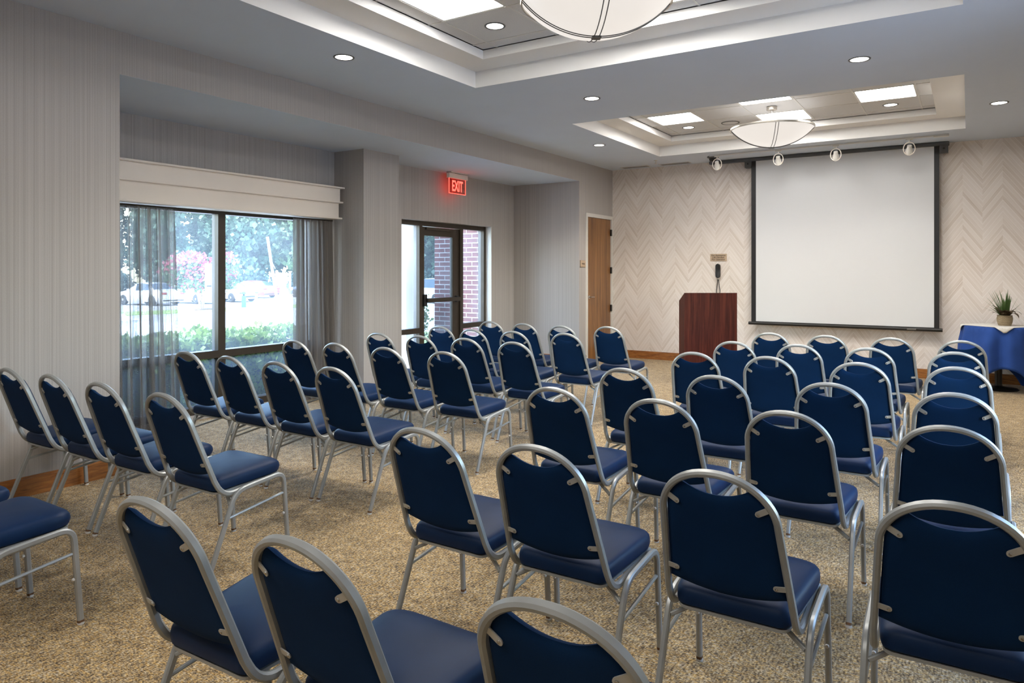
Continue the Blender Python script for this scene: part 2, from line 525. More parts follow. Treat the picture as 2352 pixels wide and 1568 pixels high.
# --- ceiling with three stepped trays
TX0, TX1 = 1.2529, 5.1977
TRAYS = [(7.5129, 10.3592), (2.693, 5.5391), (-2.127, 0.719)]
INS = 0.296
c = MB()
ys = [YB] + [y for t in sorted(TRAYS) for y in t] + [D]
def q(mb, a, b, cc, d): mb.add([a, b, cc, d], [(0, 1, 2, 3)])
def hq(mb, x0, x1, y0, y1, z): q(mb, (x0, y0, z), (x0, y1, z), (x1, y1, z), (x1, y0, z))
hq(c, -0.02, TX0, YB, D, ZC); hq(c, TX1, XR + 0.02, YB, D, ZC)
for i in range(0, len(ys), 2): hq(c, TX0, TX1, ys[i], ys[i + 1], ZC)
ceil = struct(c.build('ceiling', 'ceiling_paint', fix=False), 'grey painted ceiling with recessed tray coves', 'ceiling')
ROWS = {}
for ti, (a, b) in enumerate(TRAYS):
    m = MB()
    x0, x1 = TX0, TX1; i0, i1, j0, j1 = TX0 + INS, TX1 - INS, a + INS, b - INS
    for (p, z0, z1) in (((x0, x1, a, b), ZC, Z1), ((i0, i1, j0, j1), Z1, Z2)):
        X0, X1, A, B = p
        q(m, (X0, A, z0), (X1, A, z0), (X1, A, z1), (X0, A, z1)); q(m, (X0, B, z0), (X1, B, z0), (X1, B, z1), (X0, B, z1))
        q(m, (X0, A, z0), (X0, B, z0), (X0, B, z1), (X0, A, z1)); q(m, (X1, A, z0), (X1, B, z0), (X1, B, z1), (X1, A, z1))
    hq(m, x0, i0, a, b, Z1); hq(m, i1, x1, a, b, Z1); hq(m, i0, i1, a, j0, Z1); hq(m, i0, i1, j1, b, Z1)
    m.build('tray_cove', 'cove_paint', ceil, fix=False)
    bw = (i1 - i0 - 5 * 0.61) / 2
    gx = [i0, i0 + bw] + [i0 + bw + 0.61 * k for k in range(1, 6)] + [i1]
    gy = [j0, j1 - 0.155 - 1.83, j1 - 0.155 - 1.22, j1 - 0.155 - 0.61, j1 - 0.155, j1]
    ROWS[ti] = (gx, gy)
    LIT = {(1, 2), (5, 2), (3, 1), (3, 3)}
    if ti == 2:
        m = MB(); hq(m, i0, i1, j0, j1, Z2 + 0.012); m.build('ceiling_board', 'tile_white', ceil, fix=False)
    else:
        cache = {}
        for ix in range(len(gx) - 1):
            for iy in range(len(gy) - 1):
                if (ix, iy) in LIT: continue
                w, h = gx[ix + 1] - gx[ix], gy[iy + 1] - gy[iy]
                key = (round(w, 3), round(h, 3))
                if key not in cache:
                    mm = MB(); mm.box(-w / 2 + 0.006, w / 2 - 0.006, -h / 2 + 0.006, h / 2 - 0.006, 0.0, 0.015)
                    o = mm.build('ceiling_tile', 'tile_white', ceil); cache[key] = o.data
                else:
                    o = bpy.data.objects.new('ceiling_tile', cache[key]); COL.objects.link(o); o.parent = ceil
                o.location = ((gx[ix] + gx[ix + 1]) / 2, (gy[iy] + gy[iy + 1]) / 2, Z2 + 0.006)
        for x in gx[1:-1]: m = MB(); m.box(x - 0.008, x + 0.008, j0, j1, Z2 + 0.0015, Z2 + 0.03); m.build('grid_bar', 'tbar_white', ceil)
        for y in gy[1:-1]: m = MB(); m.box(i0, i1, y - 0.008, y + 0.008, Z2 + 0.002, Z2 + 0.03); m.build('grid_bar', 'tbar_white', ceil)
    m = MB(); hq(m, i0 - 0.01, i1 + 0.01, j0 - 0.01, j1 + 0.01, Z2 + 0.055); m.build('plenum_board', 'roof_grey', ceil, fix=False)

# --- walls
m = MB()
m.box(-0.20, 0, YB, Y1, -0.05, 3.55)                      # solid wall beside the last rows
m.box(-0.20, 0, Y2, 10.345, -0.05, 3.55)
m.box(-0.20, 0, 10.345, D, 2.435, 3.55)
m.box(-0.20, 0, 11.365, D, -0.05, 2.435)
m.box(-0.20, -0.12, 10.345, 11.365, -0.05, 2.435)
m.box(-0.22, 0, Y1, Y2, ZS + 0.001, 3.55)                 # header over the alcove
wl = struct(m.build('wall_left', 'wallpaper'), 'grey beige striped wallpaper wall with a deep window alcove', 'wall')
m = MB()
m.box(-1.60, -0.20, Y1 - 0.16, Y1, -0.6, 3.5)
m.box(-1.60, -0.20, Y2, Y2 + 0.16, -0.6, 3.5)
WY0, WY1, WZ0, WZ1 = 3.20, 5.85, 0.05, 2.13
EY0, EY1, EZ1 = 7.30, 9.45, 2.20
m.box(-1.50, XA, Y1, WY0, -0.6, ZS); m.box(-1.50, XA, WY0, WY1, WZ1, ZS); m.box(-1.50, XA, WY0, WY1, -0.6, WZ0)
m.box(-1.50, XA, WY1, EY0, -0.6, ZS); m.box(-1.50, XA, EY0, EY1, EZ1, ZS); m.box(-1.50, XA, EY1, Y2, -0.6, ZS)
m.build('alcove_wall', 'wallpaper', wl)
m = MB(); m.box(XA, -0.755, 6.084, 6.70, 0, ZS); m.build('column', 'wallpaper', wl)
m = MB(); m.box(-1.50, -0.002, Y1, Y2, ZS, ZS + 0.02); m.build('soffit', 'ceiling_paint', wl)
m = MB(); m.box(XA - 0.14, XA + 0.001, EY1 - 0.001, EY1 + 0.012, 0, EZ1 - 0.002); m.build('door_reveal', 'white_paint', wl)
m = MB(); m.box(-0.2, XR + 0.15, D, D + 0.15, -0.05, 3.55)
struct(m.build('wall_front', 'chevron_paper'), 'pale herringbone plank wallpaper wall behind the projection screen', 'wall')
RWY0, RWY1, RWZ0, RWZ1 = 3.0, 5.6, 0.6, 2.5
m = MB(); m.box(XR, XR + 0.15, YB, RWY0, -0.05, 3.55); m.box(XR, XR + 0.15, RWY1, D, -0.05, 3.55); m.box(XR, XR + 0.15, RWY0, RWY1, RWZ1, 3.55); m.box(XR, XR + 0.15, RWY0, RWY1, -0.05, RWZ0)
struct(m.build('wall_right', 'wallpaper'), 'striped wallpaper wall opposite the windows', 'wall')
m = MB(); m.box(-0.2, XR + 0.15, YB - 0.15, YB, -0.05, 3.55)
struct(m.build('wall_back', 'wallpaper'), 'striped wallpaper wall behind the last row', 'wall')
m = MB(); m.box(-1.75, XR + 0.3, YB - 0.3, D + 0.3, 3.56, 3.75)
rf = struct(m.build('roof', 'roof_grey'), 'flat roof slab over the room', 'roof')

# --- baseboards
def base(name, boxes, lab):
    m = MB()
    for (x0, x1, y0, y1) in boxes:
        m.box(x0, x1, y0, y1, 0.0, 0.118)
        s = 0.006
        m.box(x0 + (s if x1 - x0 < 0.05 and x0 < 0 else 0), x1 - (s if x1 - x0 < 0.05 and x0 >= 0 else 0), y0 + (s if y1 - y0 < 0.05 else 0), y1, 0.118, 0.13)
    return struct(m.build(name, 'wood_base'), lab, 'baseboard')
base('baseboard_left', [(0, 0.018, YB, Y1), (0, 0.018, Y2, 10.345), (-0.755, -0.737, 6.084, 6.70)], 'stained oak baseboard along the wallpapered window side wall')
base('baseboard_front', [(0.0, XR, D - 0.018, D)], 'stained oak baseboard under the herringbone wall')
base('baseboard_alcove', [(-1.24, 0.0, Y2 - 0.018, Y2), (XA, XA + 0.018, EY1 + 0.02, Y2), (XA, XA + 0.018, 6.70, EY0)], 'stained oak baseboard around the door alcove')

# --- window
w = thing('window_1', 'dark bronze framed window with four panes onto the car park', 'window', (0, 0, 0), kind='structure')
def part(name, mat, parent, *boxes, bev=0.0):
    m = MB()
    for b in boxes: m.box(*b, bev=bev)
    return m.build(name, mat, parent)
FX0, FX1 = -1.37, -1.265
part('jamb', 'bronze', w, (FX0, FX1, WY0, WY0 + 0.05, WZ0, WZ1)); part('jamb', 'bronze', w, (FX0, FX1, WY1 - 0.05, WY1, WZ0, WZ1))
part('head', 'bronze', w, (FX0, FX1, WY0 + 0.05, WY1 - 0.05, WZ1 - 0.06, WZ1))
part('sill', 'bronze', w, (FX0, FX1 + 0.015, WY0 + 0.05, WY1 - 0.05, WZ0, WZ0 + 0.07))
MY0, MY1 = 4.515, 4.60
part('mullion', 'bronze', w, (FX0, FX1, MY0, MY1, WZ0 + 0.07, WZ1 - 0.06))
for a, b in ((WY0 + 0.05, MY0), (MY1, WY1 - 0.05)):
    part('transom', 'bronze', w, (FX0, FX1, a, b, 0.595, 0.67))
    for z0, z1 in ((WZ0 + 0.07, 0.595), (0.67, WZ1 - 0.06)):
        part('pane', 'window_glass', w, (-1.325, -1.319, a, b, z0, z1))

w2 = thing('window_added', 'unseen bronze framed window added opposite the alcove to daylight the ceiling', 'window', (0, 0, 0), kind='structure')  # added in the unseen right wall to supply bluish daylight on the ceiling
part('frame', 'bronze', w2, (XR + 0.03, XR + 0.12, RWY0, RWY0 + 0.05, RWZ0, RWZ1)); part('frame', 'bronze', w2, (XR + 0.03, XR + 0.12, RWY1 - 0.05, RWY1, RWZ0, RWZ1))
part('frame', 'bronze', w2, (XR + 0.03, XR + 0.12, RWY0 + 0.05, RWY1 - 0.05, RWZ1 - 0.06, RWZ1)); part('frame', 'bronze', w2, (XR + 0.03, XR + 0.12, RWY0 + 0.05, RWY1 - 0.05, RWZ0, RWZ0 + 0.06))
for k in range(1, 4):
    yk = RWY0 + (RWY1 - RWY0) * k / 4; part('mullion', 'bronze', w2, (XR + 0.03, XR + 0.12, yk - 0.03, yk + 0.03, RWZ0 + 0.06, RWZ1 - 0.06))
for k in range(4):
    ya, yb = RWY0 + (RWY1 - RWY0) * k / 4 + (0.05 if k == 0 else 0.03), RWY0 + (RWY1 - RWY0) * (k + 1) / 4 - (0.05 if k == 3 else 0.03)
    part('pane', 'window_glass', w2, (XR + 0.07, XR + 0.076, ya, yb, RWZ0 + 0.06, RWZ1 - 0.06))

# --- glazed exit door with side lights
d1 = thing('door_1', 'dark bronze glazed exit door with side lights and push bar', 'door', (0, 0, 0), kind='structure')
GX0, GX1 = -1.46, -1.35
JA, JB = 7.80, 7.865; KA, KB = 8.765, 8.84
part('jamb', 'bronze', d1, (GX0, GX1, EY0, EY0 + 0.05, 0, EZ1)); part('jamb', 'bronze', d1, (GX0, GX1, EY1 - 0.055, EY1, 0, EZ1))
part('head', 'bronze', d1, (GX0, GX1, EY0 + 0.05, EY1 - 0.055, 2.135, EZ1))
part('mullion', 'bronze', d1, (GX0, GX1, JA, JB, 0, 2.135)); part('mullion', 'bronze', d1, (GX0, GX1, KA, KB, 0, 2.135))
for a, b in ((EY0 + 0.05, JA), (KB, EY1 - 0.055)):
    part('transom', 'bronze', d1, (GX0, GX1, a, b, 0.60, 0.675)); part('side_sill', 'bronze', d1, (GX0, GX1, a, b, 0.0, 0.10))
    for z0, z1 in ((0.10, 0.60), (0.675, 2.135)): part('pane', 'window_glass', d1, (-1.408, -1.402, a, b, z0, z1))
lf = part('door_leaf', 'bronze', d1, (-1.425, -1.375, JB + 0.004, 7.935, 0.01, 2.125), (-1.425, -1.375, 8.60, KA - 0.004, 0.01, 2.125),
          (-1.425, -1.375, 7.935, 8.60, 2.0, 2.125), (-1.425, -1.375, 7.935, 8.60, 0.01, 0.25))
part('pane', 'door_glass', lf, (-1.404, -1.398, 7.935, 8.60, 0.25, 2.0))
part('push_bar', 'bronze', lf, (-1.335, -1.285, 7.93, 8.70, 1.035, 1.095), bev=0.008)
part('bar_mount', 'black_plastic', lf, (-1.375, -1.335, 7.885, 7.955, 0.98, 1.15), (-1.375, -1.335, 8.66, 8.72, 1.02, 1.11))
part('closer_arm', 'bronze', lf, (-1.375, -1.34, 7.95, 8.55, 2.085, 2.12))

# --- wooden door
d2 = thing('door_2', 'brown veneered wooden door in a cream frame beside the herringbone wall', 'door', (0, 0, 0), kind='structure')
part('door_frame', 'white_paint', d2, (-0.06, 0.014, 10.345, 10.405, 0, 2.435))
part('door_frame', 'white_paint', d2, (-0.06, 0.014, 11.315, 11.37, 0, 2.435))
part('door_frame', 'white_paint', d2, (-0.06, 0.014, 10.405, 11.315, 2.375, 2.435))
slab = part('door_leaf', 'wood_door', d2, (-0.05, -0.008, 10.408, 11.312, 0.008, 2.372))
for z in (0.85, 1.50, 2.15): part('hinge', 'dark_metal', d2, (-0.006, 0.022, 11.290, 11.322, z - 0.055, z + 0.055))
h = MB()
h.lathe([(0.001, 0), (0.028, 0), (0.028, 0.010), (0.010, 0.012), (0.010, 0.045), (0.001, 0.045)], 16)
ho = h.build('handle', 'steel', slab); ho.rotation_euler = (0, R(90), 0); ho.location = (-0.008, 10.475, 1.06)
m = MB(); m.tube([(0.034, 10.475, 1.06), (0.036, 10.53, 1.062), (0.034, 10.60, 1.058)], 0.009); m.build('lever', 'steel', slab)

# ================================================================== CHAIRS
def build_chair():
    root = thing('banquet_chair', 'chair', 'chair')
    dz = 0.893
    def by(z): return 0.37 * (dz - z)
    # bent tube: seat rail - back upright - arch - back upright - seat rail
    tw, td = 0.020, 0.026
    half = []
    apz = dz - tw / 2
    sprz, sprx = 0.735, 0.173
    half.append((0.198, 0.545, 0.400)); half.append((0.198, 0.275, 0.374))
    b0 = Vector((0.198, 0.275, 0.374)); bc = Vector((0.197, 0.197, 0.366)); b1 = Vector((0.1945, by(0.455) + 0.002, 0.455))
    for k in range(1, 8):
        t = k / 8
        half.append(tuple(b0 * (1 - t) ** 2 + bc * 2 * t * (1 - t) + b1 * t * t))
    for k in range(5):
        t = k / 4; z = 0.455 + (sprz - 0.455) * t
        half.append((0.1945 + (sprx - 0.1945) * t, by(z), z))
    nA = 14
    for k in range(1, nA + 1):
        a = math.pi / 2 * k / nA
        z = sprz + (apz - sprz) * math.sin(a) ; x = sprx * (math.cos(a)) ** 0.94 if k < nA else 0.0
        half.append((x, by(z), z))
    full = half + [(-x, y, z) for x, y, z in reversed(half[:-1])]
    m = MB(); m.sweep(full, rrect(tw, td, 0.006), (1, 0, 0)); m.build('back_frame', 'frame_silver', root)
    # legs: each side one bent tube, cut at the middle of its top run
    xs = 0.224
    path_r = fillet([(xs + 0.004, 0.108, 0.006), (xs, 0.262, 0.385), (xs, 0.40, 0.3985)], 0.062, 7)
    path_f = fillet([(xs, 0.40, 0.3985), (xs, 0.556, 0.412), (xs + 0.004, 0.584, 0.006)], 0.058, 7)
    for sx in (1, -1):
        for kind, path in (('r', path_r), ('f', path_f)):
            m = MB(); m.sweep([(sx * p[0], p[1], p[2]) for p in path], rrect(0.020, 0.024, 0.005), (1, 0, 0))
            lg = m.build('leg', 'frame_silver', root)
            p = path[0] if kind == 'r' else path[-1]
            m = MB(); m.lathe([(0.001, 0), (0.013, 0), (0.014, 0.006), (0.012, 0.010), (0.001, 0.010)], 12, (sx * p[0], p[1], 0.0)); m.build('glide', 'glide_plastic', lg)
            d = (Vector(path[1]) - Vector(path[0])).normalized() if kind == 'r' else (Vector(path[-2]) - Vector(path[-1])).normalized()
            a = Vector((sx * p[0], p[1], 0.009)); dd = Vector((sx * d.x, d.y, d.z))
            m = MB(); m.sweep([a, a + dd * 0.010], rrect(0.0212, 0.0252, 0.005), (1, 0, 0)); m.build('foot_collar', 'rusty_collar', lg)
            if kind == 'f':
                m = MB(); m.lathe([(0.001, -0.006), (0.006, -0.004), (0.007, 0.0), (0.006, 0.006), (0.001, 0.006)], 10, (0, 0, 0))
                bo = m.build('stacking_bumper', 'glide_plastic', lg); bo.rotation_euler = (R(90), 0, 0); bo.location = (sx * (xs + 0.002), 0.556, 0.195)
        m = MB(); m.tube([(sx * xs, 0.218, 0.262), (sx * xs, 0.558, 0.304)], 0.0072, 8); m.build('stretcher', 'frame_silver', root)
        m = MB(); m.sweep([(sx * 0.214, 0.236, 0.322), (sx * 0.118, 0.285, 0.372), (sx * 0.06, 0.30, 0.384)], rrect(0.016, 0.014, 0.003), (0, 1, 0)); m.build('brace', 'frame_silver', root)
    # back pad: a shield with a dipped hand hold
    def inner(z):
        if z <= sprz: return 0.1945 + (sprx - 0.1945) * (z - 0.455) / (sprz - 0.455) - tw / 2 - 0.001
        t = min(1, (z - sprz) / (apz - sprz)); return sprx * math.cos(math.asin(t)) ** 0.94 - tw / 2 - 0.001
    zs_ = np.linspace(0.49, apz - 0.0005, 300); wi = np.array([inner(z) for z in zs_])
    def ztop(x):
        x = abs(x); k = np.where(wi >= x)[0]
        zt = zs_[k[-1]] if len(k) else zs_[0]
        if x < 0.108:
            tt = x / 0.108
            zn = 0.812 + 0.036 * tt ** 2.2
            zt = min(zt, zn)
        return zt
    wmax = wi[0]
    def zbot(x): return 0.466 + 0.030 * (x / wmax) ** 2
    nc, nr = 44, 12
    front, back = [], []
    for i in range(nc + 1):
        u = math.sin(math.pi / 2 * (2 * i / nc - 1)); x = u * wmax * 0.9995
        zt, zb = max(ztop(x), zbot(x) + 0.004), zbot(x)
        for j in range(nr + 1):
            v = 0.5 - 0.5 * math.cos(math.pi * j / nr)
            z = zb + (zt - zb) * v
            de = min((zt - z), (z - zb), max(0, (inner(z) if z > 0.49 else wmax) - abs(x)))
            pil = 1 - math.exp(-de / 0.010)
            back.append((x, by(z) + 0.004 - 0.010 * pil, z)); front.append((x, by(z) + 0.010 + 0.024 * pil, z))
    m = MB(); n1 = nr + 1; fs = []
    for i in range(nc):
        for j in range(nr): fs.append((i * n1 + j, (i + 1) * n1 + j, (i + 1) * n1 + j + 1, i * n1 + j + 1))
    nb = len(back); f2 = [tuple(k + nb for k in reversed(f)) for f in fs]
    rim = []
    for i in range(nc):
        rim.append((i * n1, i * n1 + nb, (i + 1) * n1 + nb, (i + 1) * n1)); rim.append((i * n1 + nr, (i + 1) * n1 + nr, (i + 1) * n1 + nr + nb, i * n1 + nr + nb))
    m.add(back + front, fs + f2 + rim, True)
    bo = m.build('backrest', 'navy_back', root)
    # four mounting tabs with screws
    for sx in (1, -1):
        for (xt, zt, xe, ze) in ((0.122, 0.778, 0.153, 0.796), (0.153, 0.536, 0.186, 0.541)):
            ax = Vector((sx * (xe - xt), 0, ze - zt)); ln = ax.length; ax.normalize()
            n = Vector((0, -1, -0.37)).normalized(); sd_ = ax.cross(n).normalized(); 
            o0 = Vector((sx * xt, by(zt) - 0.0085, zt))
            ol = []
            for k in range(7):
                a = math.pi / 2 + math.pi * k / 6; ol.append(o0 + ax * (0.009 * math.cos(a)) + sd_ * (0.009 * math.sin(a)))
            ol += [o0 + ax * ln - sd_ * 0.009, o0 + ax * ln + sd_ * 0.009]
            k = len(ol); m = MB()
            m.add([p for p in ol] + [p + n * 0.003 for p in ol], [tuple(range(k)), tuple(range(k, 2 * k))[::-1]] + [(i, (i + 1) % k, (i + 1) % k + k, i + k) for i in range(k)])
            bt = m.build('bracket', 'bracket_metal', root)
            m = MB(); m.lathe([(0.0045, 0), (0.0045, 0.0012), (0.003, 0.0026), (0.0005, 0.003)], 8)
            so = m.build('screw', 'steel', bt); so.location = o0 + n * 0.003; so.rotation_euler = n.to_track_quat('Z', 'Y').to_euler()
    # seat pad
    yr, yf, wr_, wf = 0.178, 0.580, 0.178, 0.222
    def outline(off):
        pts = []
        cor = [((-wr_, yr), 0.035), ((wr_, yr), 0.035), ((wf, yf), 0.10), ((-wf, yf), 0.10)]
        P = [Vector((a[0], a[1])) for a, r in cor]
        for i in range(4):
            a, b_, c_ = P[i - 1], P[i], P[(i + 1) % 4]; rr = cor[i][1]
            d1_ = (a - b_).normalized(); d2_ = (c_ - b_).normalized(); p0 = b_ + d1_ * rr; p1 = b_ + d2_ * rr
            for k in range(8):
                t = k / 7; pts.append(p0 * (1 - t) ** 2 + b_ * 2 * t * (1 - t) + p1 * t * t)
            for t in (0.25, 0.5, 0.75):
                nx = P[(i + 1) % 4]; rn = cor[(i + 1) % 4][1]; e = nx + (b_ - nx).normalized() * rn
                pts.append(p1 * (1 - t) + e * t)
        cen = Vector((0, (yr + yf) / 2 - 0.01))
        return [cen + (p - cen) * off for p in pts]
    def zb_(y): return 0.386 + 0.034 * (y - yr) / (yf - yr)
    rings = [(0.55, 0.0, 0), (0.93, 0.0, 0), (0.985, 0.008, 0), (1.0, 0.022, 0), (1.0, 0.038, 0), (0.985, 0.052, 0), (0.95, 0.061, 0), (0.88, 0.067, 0), (0.72, 0.073, 0), (0.45, 0.078, 0), (0.15, 0.080, 0)]
    vs = []; npt = None
    for off, dzz, _ in rings:
        pl = outline(off); npt = len(pl)
        for p in pl:
            front_drop = max(0.0, (p.y - 0.50) / 0.08) ** 2 * 0.016 if dzz > 0.03 else 0
            vs.append((p.x, p.y, zb_(p.y) + dzz - front_drop))
    fs = []
    for i in range(len(rings) - 1):
        for j in range(npt): fs.append((i * npt + j, i * npt + (j + 1) % npt, (i + 1) * npt + (j + 1) % npt, (i + 1) * npt + j))
    fs.append(tuple(range(npt))[::-1]); fs.append(tuple((len(rings) - 1) * npt + j for j in range(npt)))
    m = MB(); m.add(vs, fs, True); m.build('seat', 'navy_fabric', root)
    # pale pan edge under the seat
    pl = outline(0.965); k = len(pl); m = MB()
    m.add([(p.x, p.y, zb_(p.y) - 0.010) for p in pl] + [(p.x, p.y, zb_(p.y) - 0.0005) for p in pl], [tuple(range(k))[::-1], tuple(range(k, 2 * k))] + [(i, (i + 1) % k, (i + 1) % k + k, i + k) for i in range(k)])
    m.build('seat_pan', 'frame_silver', root)
    return root

ROWN = {7: 'front', 6: 'second', 5: 'third', 4: 'fourth', 3: 'fifth', 2: 'sixth', 1: 'last'}
CH = {1: [(1.30, 0.95), (1.857, 0.95), None, (3.43, 1.03), (3.97, 1.05), (4.60, 1.09)],
      2: [(0.30, 1.97), (0.805, 1.98), (1.34, 1.98), (1.935, 1.97), (3.49, 2.05), (3.99, 2.06), (4.595, 2.08), (5.195, 2.125)],
      3: [(0.36, 3.10), (0.89, 3.08), (1.42, 3.06), (1.926, 3.07), (3.45, 3.14), (4.02, 3.11), (4.58, 3.14), (5.165, 3.17)],
      4: [(0.36, 4.10), (0.84, 4.12), (1.41, 4.10), (1.985, 4.11), (3.46, 4.00), (4.02, 4.00), (4.61, 4.06), (5.17, 4.05)],
      5: [(0.45, 5.04), (0.97, 5.03), (1.48, 5.05), (2.02, 5.00), (3.54, 5.07), (4.06, 5.09), (4.63, 5.07), (5.17, 5.16)],
      6: [(0.42, 6.02), (0.95, 5.88), (1.44, 5.90), (1.98, 5.98), (3.56, 6.03), (4.07, 6.07), (4.58, 6.09), (5.15, 6.12)],
      7: [(0.46, 6.92), (0.97, 6.85), (1.49, 6.79), (1.97, 6.95), (3.62, 7.08), (4.12, 7.08), (4.65, 7.13), (5.18, 7.15)]}
proto = build_chair()
index_kids(proto)
first = True
for r_ in (7, 6, 5, 4, 3, 2, 1):
    lst = CH[r_]
    for i, p in enumerate(lst):
        if p is None: continue
        if r_ == 1:
            blk = 'window-side' if i < 2 else 'far-side'
            k = {0: 1, 1: 0, 3: 0, 4: 1, 5: 2}[i]
        else:
            blk = 'window-side' if i < 4 else 'far-side'
            k = (3 - i) if i < 4 else (i - 4)
        pos = ['next to the aisle', 'second from the aisle', 'third from the aisle', 'fourth from the aisle'][k]
        lab = 'navy fabric banquet chair in the %s row, %s block, %s' % (ROWN[r_], blk, pos)
        rz = R(random.uniform(-1.2, 1.2))
        if first:
            o = proto; o.location = (p[0], p[1], 0); o.rotation_euler = (0, 0, rz); o['label'] = lab; first = False
        else:
            o = clone(proto, (p[0], p[1], 0), rz, lab)
        o['group'] = 'banquet chairs set out in rows'

# ================================================================== WINDOW DRESSING
v = thing('valance', 'cream painted valance box with three ledge mouldings over the window', 'valance', (XA, 4.46, 2.10))
VY0, VY1 = 2.90 - 4.46, 6.00 - 4.46
m = MB(); m.box(0.0, 0.185, VY0, VY1, 0.207, 0.363); m.build('fascia', 'cream_paint', v)
m = MB(); m.box(0.0, 0.178, VY0, VY1 - 0.014, 0.018, 0.190); m.build('fascia', 'cream_paint', v)
for z, dx in ((0.0, 0.206), (0.189, 0.212), (0.362, 0.222)):
    m = MB(); m.box(0.0, dx, VY0, VY1 + 0.020 + (dx - 0.206) * 1.5, z, z + 0.019, bev=0.004); m.build('moulding', 'cream_paint', v)

def curtain(name, label, y0, y1, flare0, flare1, nf, x, seed, mat='sheer'):
    rr = np.random.default_rng(seed)
    nu, nv = 150, 24
    ph = rr.uniform(0, 6.28, 4)
    vs = []; fs = []
    for j in range(nv + 1):
        t = j / nv; z = 2.075 - t * 2.06
        a, b = y0 - flare0 * t, y1 + flare1 * t
        for i in range(nu + 1):
            u = i / nu
            amp = 0.026 + 0.014 * t
            w_ = math.sin(u * nf * 6.283 + ph[0] + 0.5 * math.sin(2.2 * t + ph[1])) + 0.5 * math.sin(u * nf * 1.73 * 6.283 + ph[2] + t)
            vs.append((x + amp * w_, a + (b - a) * u + 0.012 * math.sin(u * nf * 12.566 + ph[3]), z))
    for j in range(nv):
        for i in range(nu):
            k = j * (nu + 1) + i; fs.append((k, k + 1, k + nu + 2, k + nu + 1))
    root = thing(name, label, 'curtain', (0, 0, 0))
    root.location = (x, (y0 + y1) / 2, 0.0)
    vs = [(p[0] - x, p[1] - (y0 + y1) / 2, p[2]) for p in vs]
    m = MB(); m.add(vs, fs, True); m.build('sheer_panel', mat, root, fix=False)
    m = MB(); m.tube([(0, y0 - (y0 + y1) / 2 - 0.02, 2.083), (0, y1 - (y0 + y1) / 2 + 0.02, 2.083)], 0.010); m.build('heading_rail', 'bronze', root)
    return root
curtain('sheer_curtain', 'grey sheer curtain hanging at the solid wall end of the window', 3.30, 3.96, 0.0, 0.06, 7, -1.145, 3)
curtain('sheer_curtain', 'grey sheer curtain bunched beside the wallpapered column', 5.40, 5.94, 0.0, 0.05, 9, -1.145, 5, 'sheer_dense')

# ================================================================== SIGNS, PHONE
es = thing('exit_sign', 'red lit clear exit sign hung from the alcove soffit', 'exit sign', (-1.08, 8.335, ZS))
part('canopy', 'white_paint', es, (-0.045, 0.045, -0.20, 0.20, -0.012, 0.0))
part('housing', 'cream_paint', es, (-0.028, 0.028, -0.225, 0.225, -0.092, -0.020), bev=0.004)
part('stem', 'grey_metal', es, (-0.012, 0.012, -0.06, 0.06, -0.020, -0.012))
part('acrylic_panel', 'red_acrylic', es, (-0.003, 0.003, -0.195, 0.195, -0.305, -0.092))
e = part('lit_edge', 'exit_red', es, (-0.004, 0.004, -0.200, -0.194, -0.308, -0.092), (-0.004, 0.004, 0.194, 0.200, -0.308, -0.092), (-0.004, 0.004, -0.200, 0.200, -0.311, -0.305))
tx = text_mesh('EXIT', 0.205, es, 'lettering', 'exit_red', (0.005, -0.005, -0.205), (R(90), 0, R(90)), extrude=0.001, bold=0.004)
tx.scale = (0.62, 1.05, 1)

rs = thing('room_sign', 'small tan room sign plate beside the wooden door', 'sign', (0, 10.24, 1.605))
part('plate', 'sign_tan', rs, (0, 0.010, -0.088, 0.088, -0.055, 0.055), bev=0.002)
part('plate_backing', 'dark_metal', rs, (0.0005, 0.004, -0.094, 0.084, -0.060, 0.056))
part('lettering', 'ink', rs, (0.010, 0.0108, -0.045, -0.026, -0.010, 0.012), (0.010, 0.0108, -0.020, -0.004, -0.010, 0.010), (0.010, 0.0108, 0.002, 0.020, -0.012, 0.010), (0.010, 0.0108, 0.026, 0.050, -0.014, 0.010))

ps = thing('phone_notice', 'tan notice about lifting the handset above the wall phone', 'sign', (1.855, D, 1.705))
part('plate', 'sign_tan', ps, (-0.133, 0.133, -0.008, 0.0, -0.058, 0.058))
text_mesh('For Assistance\nLift Handset\nFor Operator', 0.038, ps, 'lettering', 'ink', (0, -0.0085, 0.0), (R(90), 0, 0), spacing=0.85, bold=0.0006)

wp = thing('wall_phone', 'black wall telephone handset with looped cord above the lectern', 'telephone', (1.855, D, 1.49))
m = MB()
prof = []
for k in range(17):
    t = k / 16; z = -0.115 + 0.23 * t
    w_ = 0.040 * (1 - abs(2 * t - 1) ** 6) ** 0.4 if 0 < t < 1 else 0.004
    dep = 0.030 + 0.010 * math.cos(2 * math.pi * t)
    prof.append((z, max(0.004, w_), dep))
vs = []; ns = 16
for z, w_, dep in prof:
    for j in range(ns):
        a = 2 * math.pi * j / ns
        ca, sa = math.cos(a), math.sin(a)
        vs.append((w_ * math.copysign(abs(ca) ** 0.7, ca), -0.038 - dep * 0.8 * math.copysign(abs(sa) ** 0.7, sa), z))
fs = [(i * ns + j, i * ns + (j + 1) % ns, (i + 1) * ns + (j + 1) % ns, (i + 1) * ns + j) for i in range(16) for j in range(ns)]
fs += [tuple(range(ns))[::-1], tuple(16 * ns + j for j in range(ns))]
m.add(vs, fs, True); m.build('handset', 'black_plastic', wp)
part('cradle', 'black_plastic', wp, (-0.025, 0.025, -0.020, 0.0, -0.09, 0.09), bev=0.005)
part('wall_jack', 'white_paint', wp, (-0.014, 0.014, -0.03, 0.0, -0.140, -0.112))
